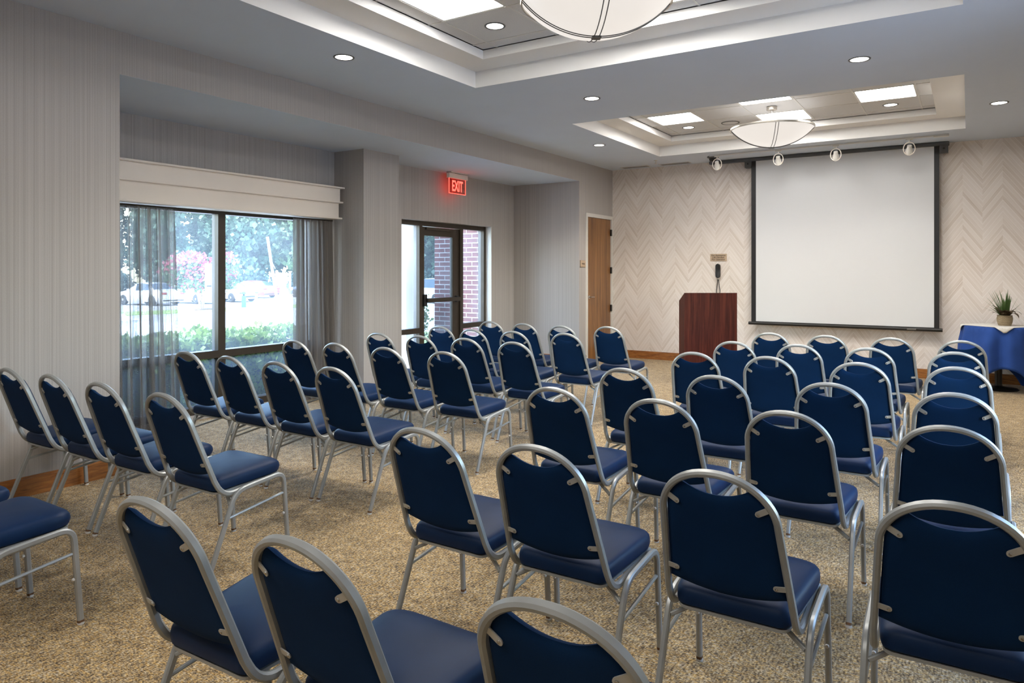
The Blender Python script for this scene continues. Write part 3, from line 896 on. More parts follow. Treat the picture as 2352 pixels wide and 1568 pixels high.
m = MB(); m.tube(fillet([(-0.004, -0.03, -0.135), (-0.030, -0.03, -0.36), (0.0, -0.03, -0.40), (0.034, -0.03, -0.345), (0.006, -0.03, -0.137)], 0.03, 5), 0.006, 8); m.build('cord', 'black_plastic', wp)

# ================================================================== PROJECTION SCREEN
sc = thing('projection_screen', 'pulled down white projection screen with black borders', 'projection screen', (3.65, D, 0))
SY = -0.115
part('fabric', 'screen_white', sc, (-1.183, 1.183, SY - 0.001, SY + 0.001, 0.715, 3.19))
part('border', 'black_plastic', sc, (-1.252, -1.183, SY - 0.0015, SY + 0.001, 0.70, 3.19))
part('border', 'black_plastic', sc, (1.183, 1.244, SY - 0.0015, SY + 0.001, 0.70, 3.19))
part('border', 'black_plastic', sc, (-1.183, 1.183, SY - 0.0015, SY + 0.001, 0.695, 0.715))
m = MB(); m.tube([(-1.293, SY, 0.683), (1.283, SY, 0.683)], 0.024, 12); bar = m.build('bottom_bar', 'dark_metal', sc)
part('pull_tab', 'steel', bar, (0.86, 0.97, SY - 0.028, SY - 0.021, 0.675, 0.692))
m = MB(); m.box(-1.9, 1.36, SY - 0.05, SY + 0.045, 3.185, 3.232, bev=0.006); m.build('case', 'grey_metal', sc)
for x in (-1.345, 1.248):
    cp = part('end_cap', 'grey_metal', sc, (x, x + 0.10, SY - 0.045, SY + 0.055, 3.085, 3.20), bev=0.006)
    m = MB(); m.lathe([(0.001, 0), (0.014, 0), (0.012, 0.006), (0.001, 0.006)], 12); so = m.build('screw', 'dark_metal', cp); so.location = (x + 0.05, SY - 0.045, 3.145); so.rotation_euler = (R(90), 0, 0)

# ================================================================== LECTERN
lt = thing('lectern', 'dark mahogany lectern with sloped top in front of the herringbone wall', 'lectern', (0, 0, 0))
zl = 9.35; th = R(32.725); a0 = (1572 - 1176) / 1631.87; a1 = (1693 - 1176) / 1631.87
fx = lambda a, z: (5.2287 + z * (-math.sin(th) + a * math.cos(th)), z * (math.cos(th) + a * math.sin(th)))
am = (a0 + a1) / 2; lx, ly = fx(am, zl)
lt.location = (lx, ly, 0); lt.rotation_euler = (0, 0, th)
LW = (a1 - a0) * zl / 2; LH = 1.199; LB = 1.085; LD = 0.30
m = MB(); m.box(-LW, LW, 0.0, 0.020, 0.02, LH); m.build('front_panel', 'wood_lectern', lt)
for sx in (-1, 1):
    m = MB(); x0, x1 = (-LW, -LW + 0.02) if sx < 0 else (LW - 0.02, LW)
    pr = [(0.021, 0.02), (LD, 0.02), (LD, LB), (0.021, LH - 0.008)]
    m.add([(x0, y, z) for y, z in pr] + [(x1, y, z) for y, z in pr], [(0, 1, 2, 3), (7, 6, 5, 4)] + [(i, (i + 1) % 4, (i + 1) % 4 + 4, i + 4) for i in range(4)])
    m.build('side_panel', 'wood_lectern', lt)
m = MB(); pr = [(0.021, LH - 0.026), (LD, LB - 0.018), (LD, LB - 0.002), (0.021, LH - 0.010)]
m.add([(-LW + 0.02, y, z) for y, z in pr] + [(LW - 0.02, y, z) for y, z in pr], [(0, 1, 2, 3), (7, 6, 5, 4)] + [(i, (i + 1) % 4, (i + 1) % 4 + 4, i + 4) for i in range(4)])
m.build('reading_top', 'wood_lectern', lt)
part('shelf', 'wood_lectern', lt, (-LW + 0.02, LW - 0.02, 0.03, LD - 0.01, 0.55, 0.57))
part('plinth', 'wood_lectern', lt, (-LW + 0.005, LW - 0.005, 0.005, LD - 0.005, 0.0, 0.02))

# ================================================================== SIDE TABLE, LINEN, PLANT
TX, TY, TZ, TR = 5.545, 10.84, 0.795, 0.375
tb = thing('pedestal_table', 'round table on a black pedestal under blue linen', 'table', (TX, TY, 0))
m = MB(); m.lathe([(0.001, 0.0), (0.215, 0.0), (0.22, 0.006), (0.20, 0.018), (0.09, 0.030), (0.045, 0.045), (0.04, 0.06), (0.001, 0.06)], 40); m.build('base', 'dark_metal', tb)
m = MB(); m.lathe([(0.040, 0.05), (0.040, TZ - 0.03)], 24, closed=True); m.build('pedestal', 'dark_metal', tb)
m = MB(); m.lathe([(0.001, TZ - 0.03), (TR - 0.020, TZ - 0.03), (TR - 0.014, TZ - 0.024), (TR - 0.014, TZ - 0.008), (TR - 0.020, TZ - 0.002), (0.001, TZ - 0.002)], 48); m.build('table_top', 'wood_base', tb)
def cloth(name, mat, label, s, phi, zt, R_, nfold, amp, sag, seed, lift):
    rr = np.random.default_rng(seed); p0 = rr.uniform(0, 6.28, 3)
    nt_, nr_ = 144, 26; vs = [(0, 0, zt)]; fs = []
    for j in range(1, nr_ + 1):
        for i in range(nt_):
            a = 2 * math.pi * i / nt_; b = a - phi
            edge = s / max(abs(math.cos(b)), abs(math.sin(b)))
            edge = min(edge, s * 1.36)
            L = edge * j / nr_
            f_ = math.sin(nfold * a + p0[0]) + 0.45 * math.sin((nfold * 2 - 3) * a + p0[1])
            if L <= R_:
                rad, z = L, zt
            else:
                dn = L - R_
                rad = R_ + lift + min(dn, 0.02) * 0.4 + amp * min(1, dn / 0.22) * (f_ + 0.6) + sag * dn
                z = zt - dn * 0.985 + 0.004
            z = max(z, 0.012)
            vs.append((rad * math.cos(a), rad * math.sin(a), z))
    for i in range(nt_): fs.append((0, 1 + i, 1 + (i + 1) % nt_))
    for j in range(nr_ - 1):
        for i in range(nt_):
            a_ = 1 + j * nt_ + i; b_ = 1 + j * nt_ + (i + 1) % nt_
            fs.append((a_, b_, b_ + nt_, a_ + nt_))
    m = MB(); m.add(vs, fs, True); o = m.build(name, mat, None, fix=True)
    o.location = (TX, TY, 0); sol = o.modifiers.new('thick', 'SOLIDIFY'); sol.thickness = 0.002; sol.offset = 1
    tag(o, label, 'tablecloth'); return o
cloth('tablecloth', 'blue_linen', 'royal blue cloth draped in folds over the round table', 0.885, R(-82), TZ + 0.0015, TR + 0.002, 9, 0.030, 0.05, 4, 0.003)
cloth('table_topper', 'white_linen', 'white square topper laid over the blue tablecloth', 0.335, R(-38), TZ + 0.0055, TR + 0.012, 6, 0.002, 0.03, 9, 0.012)
pp = thing('potted_plant', 'grassy plant with brown leaves in a wicker pot on the table', 'plant', (TX + 0.065, TY - 0.02, TZ + 0.009))
m = MB(); m.lathe([(0.001, 0), (0.066, 0), (0.070, 0.008), (0.082, 0.050), (0.086, 0.090), (0.080, 0.120), (0.084, 0.128), (0.078, 0.130), (0.074, 0.118), (0.001, 0.112)], 32); m.build('pot', 'wicker', pp)
def blade(base, az, lean, L, w, curl, n=7):
    vs = []; p = Vector(base); el = R(90 - lean)
    side = Vector((-math.sin(az), math.cos(az), 0))
    for k in range(n + 1):
        t = k / n; ww = w * (1 - t ** 1.8) * (0.6 + 0.4 * min(1, t * 4)) + 0.0006
        vs += [p + side * ww, p - side * ww]
        d = Vector((math.cos(az) * math.cos(el), math.sin(az) * math.cos(el), math.sin(el)))
        p = p + d * (L / n); el -= R(curl) / n
    return vs, [(2 * k, 2 * k + 1, 2 * k + 3, 2 * k + 2) for k in range(n)]
m = MB()
for k in range(34):
    az = random.uniform(0, 6.283); rr_ = random.uniform(0, 0.03)
    vs, fs = blade((rr_ * math.cos(az) + 0.01, rr_ * math.sin(az), 0.11), az, random.uniform(3, 26), random.uniform(0.22, 0.36), random.uniform(0.010, 0.015), random.uniform(0, 22)); m.add(vs, fs, True)
for az, lean, L in ((3.3, 38, 0.33), (3.0, 55, 0.28), (3.5, 30, 0.30), (0.2, 35, 0.24), (-0.2, 45, 0.22), (3.7, 48, 0.22)):
    vs, fs = blade((0.03 * math.cos(az), 0.03 * math.sin(az), 0.11), az, lean, L, 0.015, 14); m.add(vs, fs, True)
tag(m.build('grass_blades', 'blade_green', pp, fix=False), kind='stuff')
for k in range(16):
    az = k * 2.399; m = MB()
    vs, fs = blade((0.045 * math.cos(az), 0.045 * math.sin(az), 0.118 + random.uniform(0, 0.02)), az, random.uniform(5, 40), random.uniform(0.13, 0.19), random.uniform(0.032, 0.048), random.uniform(60, 160)); m.add(vs, fs, True)
    m.build('brown_leaf', 'leaf_brown', pp, fix=False)

# ================================================================== CEILING FIXTURES
def hide_name(ix): return ['by the window wall side', '', 'nearest the screen'][ix]
WHERE = {0: 'the tray next to the screen', 1: 'the tray over the middle rows', 2: 'the tray over the last rows'}
TPOS = {(1, 2): 'window side', (5, 2): 'far wall side', (3, 1): 'back middle', (3, 3): 'front middle'}
tro = None
for ti in (0, 1, 2):
    gx, gy = ROWS[ti]
    for (ix, iy), nm in TPOS.items():
        cx_, cy_ = (gx[ix] + gx[ix + 1]) / 2, (gy[iy] + gy[iy + 1]) / 2
        lab = 'square lit ceiling panel on the %s of %s' % (nm, WHERE[ti])
        if tro is None:
            tro = thing('ceiling_panel_light', lab, 'ceiling light', group='square ceiling panel lights')
            m = MB()
            for b in ((-0.300, 0.300, -0.300, -0.283), (-0.300, 0.300, 0.283, 0.300), (-0.300, -0.283, -0.283, 0.283), (0.283, 0.300, -0.283, 0.283)): m.box(*b, 0.0, 0.020)
            m.build('frame', 'tbar_white', tro)
            m = MB(); m.box(-0.283, 0.283, -0.283, 0.283, 0.006, 0.016); m.build('diffuser', 'troffer_light', tro)
            tro.location = (cx_, cy_, Z2 + 0.004); index_kids(tro)
        else:
            clone(tro, (cx_, cy_, Z2 + 0.004), 0, lab)

dl = None
DLS = [(0.915, 4.16, ZC, 'over the window-side chairs of the fifth row'), (2.01, 6.51, ZC, 'window side, between the two trays'),
       (0.906, 8.97, ZC, 'by the header near the wooden door'), (4.468, 6.51, ZC, 'far wall side, between the two trays'), (5.497, 8.976, ZC, 'far wall side, beside the screen end tray'),
       (1.99, (ROWS[1][1][3] + ROWS[1][1][4]) / 2, Z2, 'in a tile of the tray over the middle rows'),
       (1.965, (ROWS[0][1][3] + ROWS[0][1][4]) / 2, Z2, 'window side tile of the screen end tray'), (4.443, (ROWS[0][1][3] + ROWS[0][1][4]) / 2, Z2, 'far side tile of the screen end tray')]
for (x, y, z, lb) in DLS:
    lab = 'round recessed downlight ' + lb
    if dl is None:
        dl = thing('downlight', lab, 'downlight', (x, y, z), group='round recessed downlights')
        m = MB(); m.lathe([(0.068, 0.002), (0.070, -0.004), (0.084, -0.005), (0.086, -0.001), (0.084, 0.001)], 32); m.build('trim_ring', 'grey_metal', dl)
        m = MB(); m.lathe([(0.069, -0.0025), (0.03, -0.0027), (0.0005, -0.0028)], 32); m.build('lens', 'down_light', dl)
        ld = bpy.data.lights.new('downlight_lamp', 'SPOT'); ld.energy = DOWN_W; ld.spot_size = R(125); ld.spot_blend = 0.55; ld.shadow_soft_size = 0.06; ld.color = (1.0, 0.955, 0.90)
        lo_ = bpy.data.objects.new('downlight_lamp', ld); COL.objects.link(lo_); lo_.parent = dl; lo_.location = (0, 0, -0.012)
        index_kids(dl)
    else:
        clone(dl, (x, y, z if z == ZC else z + 0.005), 0, lab)

pd = None
for ti, rz in ((0, R(20)), (1, R(36)), (2, R(20))):
    a, b = TRAYS[ti]; yc = (a + b) / 2
    lab = 'bowl pendant light hanging in ' + WHERE[ti]
    if pd is None:
        pd = thing('bowl_pendant', lab, 'pendant light', (3.225, yc, Z2), rz, group='bowl pendant lights')
        RB, ZR, ZB = 0.475, -0.265, -0.485
        rad = (RB ** 2 + (ZR - ZB) ** 2) / (2 * (ZR - ZB))
        def bz(r): return ZB + rad - math.sqrt(max(0, rad ** 2 - r ** 2))
        m = MB(); m.lathe([(max(0.0005, RB * t), bz(RB * t)) for t in np.linspace(0, 1, 15)] + [(RB * 0.992, ZR + 0.004)] + [(max(0.0005, (RB - 0.008) * t), bz(RB * t) + 0.008) for t in np.linspace(0.98, 0, 10)], 56); m.build('glass_bowl', 'bowl_glass', pd)
        m = MB(); m.lathe([(RB, ZR - 0.012), (RB + 0.010, ZR - 0.012), (RB + 0.012, ZR), (RB + 0.010, ZR + 0.014), (RB, ZR + 0.014), (RB, ZR - 0.012)], 56); m.build('rim', 'nickel', pd)
        for ax in (0, 1):
            for s_ in (-0.016, 0.016):
                pts = []
                for k in range(33):
                    r = -RB + 2 * RB * k / 32; z = bz(min(RB, math.hypot(r, s_))) - 0.006
                    pts.append((r, s_, z) if ax == 0 else (s_, r, z))
                m = MB(); m.tube(pts, 0.0035, 6); m.build('strap', 'grey_metal', pd)
        part('strap_clip', 'grey_metal', pd, (-0.028, 0.028, -0.028, 0.028, ZB - 0.016, ZB - 0.004))
        m = MB(); m.lathe([(0.007, ZB + 0.02), (0.007, -0.04)], 12, closed=True); m.build('stem', 'nickel', pd)
        m = MB(); m.lathe([(0.001, 0.0), (0.062, 0.0), (0.062, -0.035), (0.055, -0.042), (0.001, -0.042)], 32); m.build('canopy', 'nickel', pd)
        index_kids(pd)
    else:
        clone(pd, (3.225, yc, Z2), rz, lab)

sp = thing('ceiling_speaker', 'flat round grille speaker in a tray tile near the screen', 'speaker', (2.54, (ROWS[0][1][3] + ROWS[0][1][4]) / 2, Z2 + 0.006))
m = MB(); m.lathe([(0.001, -0.006), (0.10, -0.006), (0.105, 0.0)], 32); m.build('grille', 'tile_white', sp)
m = MB(); m.lathe([(0.105, 0.0), (0.108, -0.008), (0.118, -0.007), (0.12, 0.0)], 32); m.build('rim', 'grey_metal', sp)

for x0, x1, lb in ((0.27, 0.76, 'nearer the wooden door'), (0.95, 1.46, 'nearer the lectern')):
    vt = thing('ceiling_vent', 'slotted white air vent in the ceiling, ' + lb, 'vent', ((x0 + x1) / 2, 11.18, ZC), group='slotted ceiling vents')
    w_ = (x1 - x0) / 2
    part('frame', 'tbar_white', vt, (-w_, w_, -0.085, -0.070, -0.006, 0), (-w_, w_, 0.070, 0.085, -0.006, 0), (-w_, -w_ + 0.015, -0.07, 0.07, -0.006, 0), (w_ - 0.015, w_, -0.07, 0.07, -0.006, 0))
    part('backing', 'grey_metal', vt, (-w_ + 0.015, w_ - 0.015, -0.07, 0.07, -0.001, 0))
    for k in range(6): part('slat', 'vent_grey', vt, (-w_ + 0.015, w_ - 0.015, -0.060 + k * 0.0235, -0.050 + k * 0.0235, -0.004, -0.001))
sk = thing('sprinkler_head', 'small sprinkler head on the ceiling between the two air vents', 'sprinkler', (1.06, 10.70, ZC))
m = MB(); m.lathe([(0.001, 0), (0.030, 0), (0.028, -0.006), (0.008, -0.008), (0.008, -0.04), (0.001, -0.04)], 20); m.build('escutcheon', 'white_paint', sk)
m = MB(); m.lathe([(0.001, -0.042), (0.022, -0.045), (0.022, -0.048), (0.001, -0.05)], 16); m.build('deflector', 'nickel', sk)

tr_ = thing('light_track', 'thin grey lighting track along the ceiling before the screen', 'light track', (3.55, 10.645, ZC))
part('rail', 'tbar_white', tr_, (-1.62, 1.47, -0.018, 0.018, -0.020, 0.0), bev=0.003)
part('end_feed', 'white_paint', tr_, (1.30, 1.47, -0.024, 0.024, -0.030, -0.0205), bev=0.004)
tl = None
for k, x in enumerate((2.05, 2.93, 3.69, 4.575)):
    lab = 'white gimbal spotlight on the track, %s from the lectern side' % ['first', 'second', 'third', 'fourth'][k]
    if tl is None:
        tl = thing('track_spotlight', lab, 'spotlight', (x, 10.645, ZC - 0.0205), group='gimbal spotlights on the track')
        m = MB(); m.tube([(0, 0, 0), (0, 0, -0.035)], 0.007, 10); m.build('stem', 'white_paint', tl)
        m = MB(); m.box(-0.03, 0.03, -0.012, 0.012, -0.012, 0.0, bev=0.003); m.build('adapter', 'white_paint', tl)
        pts = [(0.050 * math.sin(a), 0, -0.095 + 0.062 * math.cos(a)) for a in np.linspace(0, 2 * math.pi, 33)]
        m = MB(); m.tube(pts, 0.0045, 6, cap=False); m.build('gimbal_ring', 'cream_paint', tl)
        m = MB(); m.lathe([(0.001, 0.045), (0.020, 0.045), (0.022, 0.02), (0.030, -0.005), (0.036, -0.04), (0.034, -0.042), (0.028, -0.02), (0.001, -0.012)], 24)
        ho_ = m.build('lamp_head', 'white_paint', tl); ho_.location = (0, 0.0, -0.105); ho_.rotation_euler = (R(38), 0, R(8))
        m = MB(); m.lathe([(0.001, -0.016), (0.026, -0.024), (0.034, -0.0405)], 24); m.build('reflector', 'steel', ho_)
        tl.scale = (1.35, 1.35, 1.35)
        index_kids(tl)
    else:
        clone(tl, (x, 10.645, ZC - 0.0205), 0, lab)
dc = thing('dome_camera', 'small dark dome camera on the ceiling near the screen case', 'camera', (1.94, 10.80, ZC))
m = MB(); m.lathe([(0.001, 0), (0.085, 0), (0.085, -0.018), (0.06, -0.03)], 24); m.build('mount', 'grey_metal', dc)
m = MB(); m.lathe([(0.058, -0.03), (0.054, -0.055), (0.036, -0.078), (0.001, -0.086)], 24); m.build('dome', 'black_plastic', dc)

# ================================================================== OUTSIDE
def gz(x):   # ground falls away from the building
    x = -x
    return -0.06 - 0.60 * min(1.0, max(0.0, (x - 3.0) / 6.0)) if x > 1.5 else -0.06
m = MB()
xs_ = [-1.5, -3.0, -4.5, -6.0, -7.5, -9.0, -12, -25.0, -120.0]
for i in range(len(xs_) - 1):
    q(m, (xs_[i], -60, gz(xs_[i]) - (0.02)), (xs_[i], 140, gz(xs_[i]) - 0.02), (xs_[i + 1], 140, gz(xs_[i + 1]) - 0.02), (xs_[i + 1], -60, gz(xs_[i + 1]) - 0.02))
q(m, (XR + 0.15, -60, -0.1), (XR + 0.15, 140, -0.1), (120, 140, -0.1), (120, -60, -0.1))
struct(m.build('ground', 'lot_paving', fix=False), 'pale sunlit car park paving outside', 'ground')
G = -0.66
def patch(name, mat, pts, z, lab, cat):
    m = MB(); k = len(pts)
    m.add([(x, y, z) for x, y in pts] + [(x, y, z - 0.10) for x, y in pts], [tuple(range(k)), tuple(range(k, 2 * k))[::-1]] + [(i, (i + 1) % k, (i + 1) % k + k, i + k) for i in range(k)])
    return struct(m.build(name, mat), lab, cat)
patch('lawn_island', 'lawn', [(-30.4, 10), (-28.5, 26.5), (-29.2, 38), (-31.6, 38), (-31.5, 26), (-33.5, 10)], G + 0.02, 'strip of grass between the parking rows', 'grass')
patch('lawn_bed', 'lawn', [(-1.55, -6), (-1.55, 7.0), (-3.1, 7.0), (-3.1, -6)], -0.055, 'grass strip under the hedge beside the window', 'grass')
patch('lawn_door', 'lawn', [(-3.2, 8.4), (-2.3, 9.7), (-3.5, 14.5), (-6.5, 14)], -0.05, 'patch of grass beyond the exit door', 'grass')
patch('door_stoop', 'concrete', [(-1.5, 7.1), (-1.5, 9.7), (-2.2, 9.7), (-3.1, 8.3), (-3.1, 7.1)], -0.02, 'concrete slab outside the exit door', 'paving')
patch('tree_bed', 'mulch', [(-30.2, 23.2), (-30.2, 24.8), (-31.4, 24.8), (-31.4, 23.2)], G + 0.06, 'mulch bed round the flowering tree', 'mulch')

def leafcloud(pts, size, up=0.3, jitter=0.4):
    """one diamond leaf at each point"""
    n = len(pts); pts = np.asarray(pts)
    d = rng.normal(size=(n, 3)); d[:, 2] += up; d /= np.linalg.norm(d, axis=1)[:, None]
    e = rng.normal(size=(n, 3)); s = np.cross(d, e); s /= np.linalg.norm(s, axis=1)[:, None]
    L = size * (1 + jitter * rng.normal(size=(n, 1)).clip(-1.5, 1.5)); Wd = L * 0.42
    v = np.stack([pts, pts + d * L * 0.5 + s * Wd, pts + d * L, pts + d * L * 0.5 - s * Wd], 1).reshape(-1, 3)
    return v, [(4 * i, 4 * i + 1, 4 * i + 2, 4 * i + 3) for i in range(n)]
def cloud_obj(name, mat, parent, pts, size, up=0.3, stuff=True):
    v, f = leafcloud(pts, size, up)
    me = bpy.data.meshes.new(name); me.from_pydata(v.tolist(), [], f); me.update(); me.materials.append(MATS[mat])
    o = bpy.data.objects.new(name, me); COL.objects.link(o); o.parent = parent
    if stuff: o['kind'] = 'stuff'
    return o

# hedge along the window
hd = thing('hedge', 'clipped leafy green hedge right outside the window', 'hedge', (-2.35, 3.6, -0.06))
n = 24000
yy = rng.uniform(-3.0, 2.75, n); face = rng.random(n)
xx = rng.uniform(-0.42, 0.42, n); zz = rng.uniform(0.02, 0.76, n)
topm = face < 0.45; zz[topm] = 0.74 + 0.05 * rng.normal(size=topm.sum()) * 0.6
frm = (face >= 0.45) & (face < 0.85); xx[frm] = 0.42 + 0.03 * rng.normal(size=frm.sum())
zz += 0.025 * np.sin(yy * 5.0) + 0.02 * np.sin(yy * 13.0)
cloud_obj('foliage', 'leaf_hedge', hd, np.stack([xx, yy, zz], 1), 0.058, 0.5)
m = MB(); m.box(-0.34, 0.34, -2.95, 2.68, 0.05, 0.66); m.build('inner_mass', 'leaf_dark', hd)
m = MB()
for k in range(18): m.tube([(random.uniform(-.1, .1), -2.8 + k * 0.31, -0.05), (random.uniform(-.15, .15), -2.8 + k * 0.31 + random.uniform(-.1, .1), 0.4)], 0.012, 5)
m.build('stems', 'bark', hd)
# young shrub by the wing wall
sb = thing('shrub', 'small leafy shrub against the brick wing wall', 'shrub', (-2.74, 9.35, -0.06))
n = 1500; p = rng.normal(size=(n, 3)) * np.array([0.09, 0.09, 0.30]) + np.array([0, 0, 0.58]); p[:, 2] = p[:, 2].clip(0.05, 1.12); p[:, :2] = p[:, :2].clip(-0.22, 0.22)
cloud_obj('foliage', 'leaf_hedge', sb, p, 0.05, 0.4)
m = MB(); m.tube([(0, 0, -0.02), (0.01, 0, 0.4), (0.0, 0.02, 0.8)], 0.012, 6); m.build('stem', 'bark', sb)

# brick wing wall beside the exit door
bw_ = thing('brick_wing_wall', 'red brick wing wall standing outside beyond the exit door', 'wall', (-2.66, 9.75, -0.10))
BL, BH, PL, PH = 0.214, 0.062, 0.232, 0.079
part('mortar_core', 'mortar', bw_, (0.006, 1.06, 0.006, 0.40, 0.0, 3.35))
bm_ = MB(); bm_.box(-BL / 2, BL / 2, 0, 0.10, -BH / 2, BH / 2); bo = bm_.build('brick', 'brick_red', bw_)
hm_ = MB(); hm_.box(-0.049, 0.049, 0, 0.10, -BH / 2, BH / 2); h0 = hm_.build('brick', 'brick_red', bw_)
em_ = MB(); em_.box(0, 0.10, -0.05, 0.05, -BH / 2, BH / 2)
used = {'f': False, 'h': False}
for r_ in range(38):
    z = 0.05 + r_ * PH
    if r_ % 2 == 0: cells = [('f', PL * (k + 0.5)) for k in range(4)] + [('h', 4 * PL + 0.055)]
    else: cells = [('h', 0.058)] + [('f', 0.116 + PL * (k + 0.5)) for k in range(4)]
    for kd, x in cells:
        src = bo if kd == 'f' else h0
        if not used[kd]: o = src; used[kd] = True
        else:
            o = bpy.data.objects.new('brick', src.data); COL.objects.link(o); o.parent = bw_
        o.location = (x, random.uniform(-0.0015, 0.0015), z)
    # end face bricks
# brick skin of the building under the window and around it stays plain render
wc = thing('porch_post', 'white square porch post outside the exit door', 'post', (-2.45, 8.75, -0.05))
part('shaft', 'white_paint', wc, (-0.11, 0.11, -0.11, 0.11, 0.0, 3.55), bev=0.01)
part('base_block', 'white_paint', wc, (-0.14, 0.14, -0.14, 0.14, 0.0, 0.16), bev=0.01)

# cars
def car(label, paint, loc, heading, L=4.6, Wd=1.8, H=1.45, kind='sedan'):
    root = thing('car', label, 'car', loc, heading)
    # stations from rear (-) to nose (+): y, half width, belt/hood height, roof height
    if kind == 'coupe': prof = [(-.50, .80, .62, 0), (-.485, .86, .88, 0), (-.42, .90, .98, 0), (-.33, .92, .98, 1.10), (-.20, .92, .94, 1.34), (-.04, .92, .92, 1.41), (.06, .92, .92, 1.36), (.22, .91, .90, .98), (.26, .91, .89, 0), (.40, .88, .80, 0), (.48, .80, .66, 0), (.50, .72, .50, 0)]
    elif kind == 'suv': prof = [(-.50, .82, .70, 0), (-.485, .88, 1.02, 0), (-.46, .90, 1.05, 1.25), (-.42, .92, 1.05, 1.62), (-.20, .92, 1.03, 1.68), (.02, .92, 1.02, 1.66), (.10, .92, 1.01, 1.58), (.23, .91, 1.0, 1.05), (.27, .91, .99, 0), (.42, .88, .93, 0), (.485, .80, .78, 0), (.50, .74, .60, 0)]
    else: prof = [(-.50, .80, .62, 0), (-.485, .86, .92, 0), (-.36, .90, 1.0, 0), (-.345, .90, 1.0, 1.02), (-.22, .91, .96, 1.38), (-.05, .91, .94, 1.45), (.06, .91, .93, 1.41), (.22, .90, .93, .96), (.24, .90, .93, 0), (.40, .87, .84, 0), (.48, .80, .70, 0), (.50, .74, .52, 0)]
    sx = Wd / 1.84; sz = H / (1.68 if kind == 'suv' else 1.43)
    rows = []
    for (t, hw, belt, roof) in prof:
        y = t * L; hw *= sx; belt *= sz; roof *= sz
        lo = 0.22
        if roof <= belt: roof = belt + 0.015; rw = hw * 0.86
        else: rw = hw * (1 - 0.22 * (roof - belt) / (0.5 * sz))
        sec = [(hw * 0.90, lo), (hw * 0.985, lo + 0.12), (hw, lo + (belt - lo) * 0.55), (hw * 0.965, belt - 0.03), (hw * 0.94, belt), (rw, roof - 0.04 if roof > belt + 0.06 else roof - 0.005), (rw * 0.85, roof), (0, roof + 0.015)]
        rows.append([(x, y, z) for x, z in sec] + [(-x, y, z) for x, z in reversed(sec[:-1])])
    nk = len(rows[0]); body = []; win = []
    V = [p for r in rows for p in r]
    for i in range(len(rows) - 1):
        tall0 = prof[i][3] > prof[i][2] + 0.04; tall1 = prof[i + 1][3] > prof[i + 1][2] + 0.04
        for j in range(nk - 1):
            f = (i * nk + j, i * nk + j + 1, (i + 1) * nk + j + 1, (i + 1) * nk + j)
            side = j in (4, nk - 6); topf = 5 <= j <= nk - 7
            g = (side and tall0 and tall1) or (topf and (tall0 != tall1 or (tall0 and abs(prof[i][3] - prof[i + 1][3]) > 0.22)))
            (win if g else body).append(f)
    body.append(tuple(range(nk))[::-1]); body.append(tuple((len(rows) - 1) * nk + j for j in range(nk)))
    body += [(i * nk, (i + 1) * nk, (i + 1) * nk + nk - 1, i * nk + nk - 1) for i in range(len(rows) - 1)]
    m = MB(); m.add(V, body, True); m.build('body', paint, root)
    m = MB(); m.add(V, win, True); m.build('windows', 'car_glass', root, fix=False)
    for yw in (-0.30 * L, 0.31 * L):
        for s_ in (-1, 1):
            m = MB(); m.lathe([(0.001, -0.11), (0.30, -0.11), (0.325, -0.08), (0.325, 0.08), (0.30, 0.11), (0.001, 0.11)], 20)
            wo_ = m.build('wheel', 'tyre', root); wo_.location = (s_ * (Wd / 2 - 0.085), yw, 0.325); wo_.rotation_euler = (0, R(90), 0)
            m = MB(); m.lathe([(0.001, 0.0), (0.06, 0.0), (0.20, -0.012), (0.215, 0.0)], 14); ri = m.build('rim', 'steel', wo_); ri.location = (0, 0, s_ * 0.112)
            if s_ < 0: ri.rotation_euler = (R(180), 0, 0)
    for s_ in (-1, 1):
        part('tail_light', 'tail_red', root, (s_ * 0.50 * sx, s_ * 0.82 * sx, -0.505 * L, -0.475 * L, 0.70 * sz, 0.83 * sz), bev=0.01)
        part('headlight', 'car_glass', root, (s_ * 0.50 * sx, s_ * 0.78 * sx, 0.455 * L, 0.488 * L, 0.60 * sz, 0.70 * sz), bev=0.01)
        part('mirror', paint, root, (s_ * 0.93 * sx, s_ * 1.05 * sx, 0.15 * L, 0.185 * L, 0.93 * sz, 1.04 * sz), bev=0.02)
    part('grille', 'tyre', root, (-0.45 * sx, 0.45 * sx, 0.485 * L, 0.503 * L, 0.32, 0.44))
    part('bumper_trim', 'tyre', root, (-0.75 * sx, 0.75 * sx, -0.503 * L, -0.49 * L, 0.28, 0.36))
    return root
car('white car parked close to the hedge, seen through the sheer curtain', 'car_white', (-12.6, 8.55, G), R(-6), 4.7, 1.84, 1.46)
car('white sedan with red tail lights parked beside the flowering tree', 'car_white', (-39.3, 26.0, G), R(95), 4.6, 1.8, 1.42)
car('white sedan parked behind the flowering tree and the sign post', 'car_white', (-39.0, 29.0, G), R(-90), 4.6, 1.8, 1.42)
car('white sedan parked behind the green bollard', 'car_white', (-39.6, 32.0, G), R(-88), 4.6, 1.8, 1.40, 'coupe')
car('dark red coupe parked behind a white sedan', 'car_red', (-44.6, 37.8, G), R(92), 4.7, 1.85, 1.42, 'coupe')
car('blue grey car parked near the curtain by the column', 'car_blue', (-41.4, 41.6, G), R(96), 4.5, 1.8, 1.40)
car('white sport utility vehicle seen through the exit door glass', 'car_white', (-26.0, 38.5, G), R(75), 4.7, 1.85, 1.68, 'suv')
car('silver car parked beyond the porch post', 'car_silver', (-30.5, 36.8, G), R(80), 4.6, 1.8, 1.45)

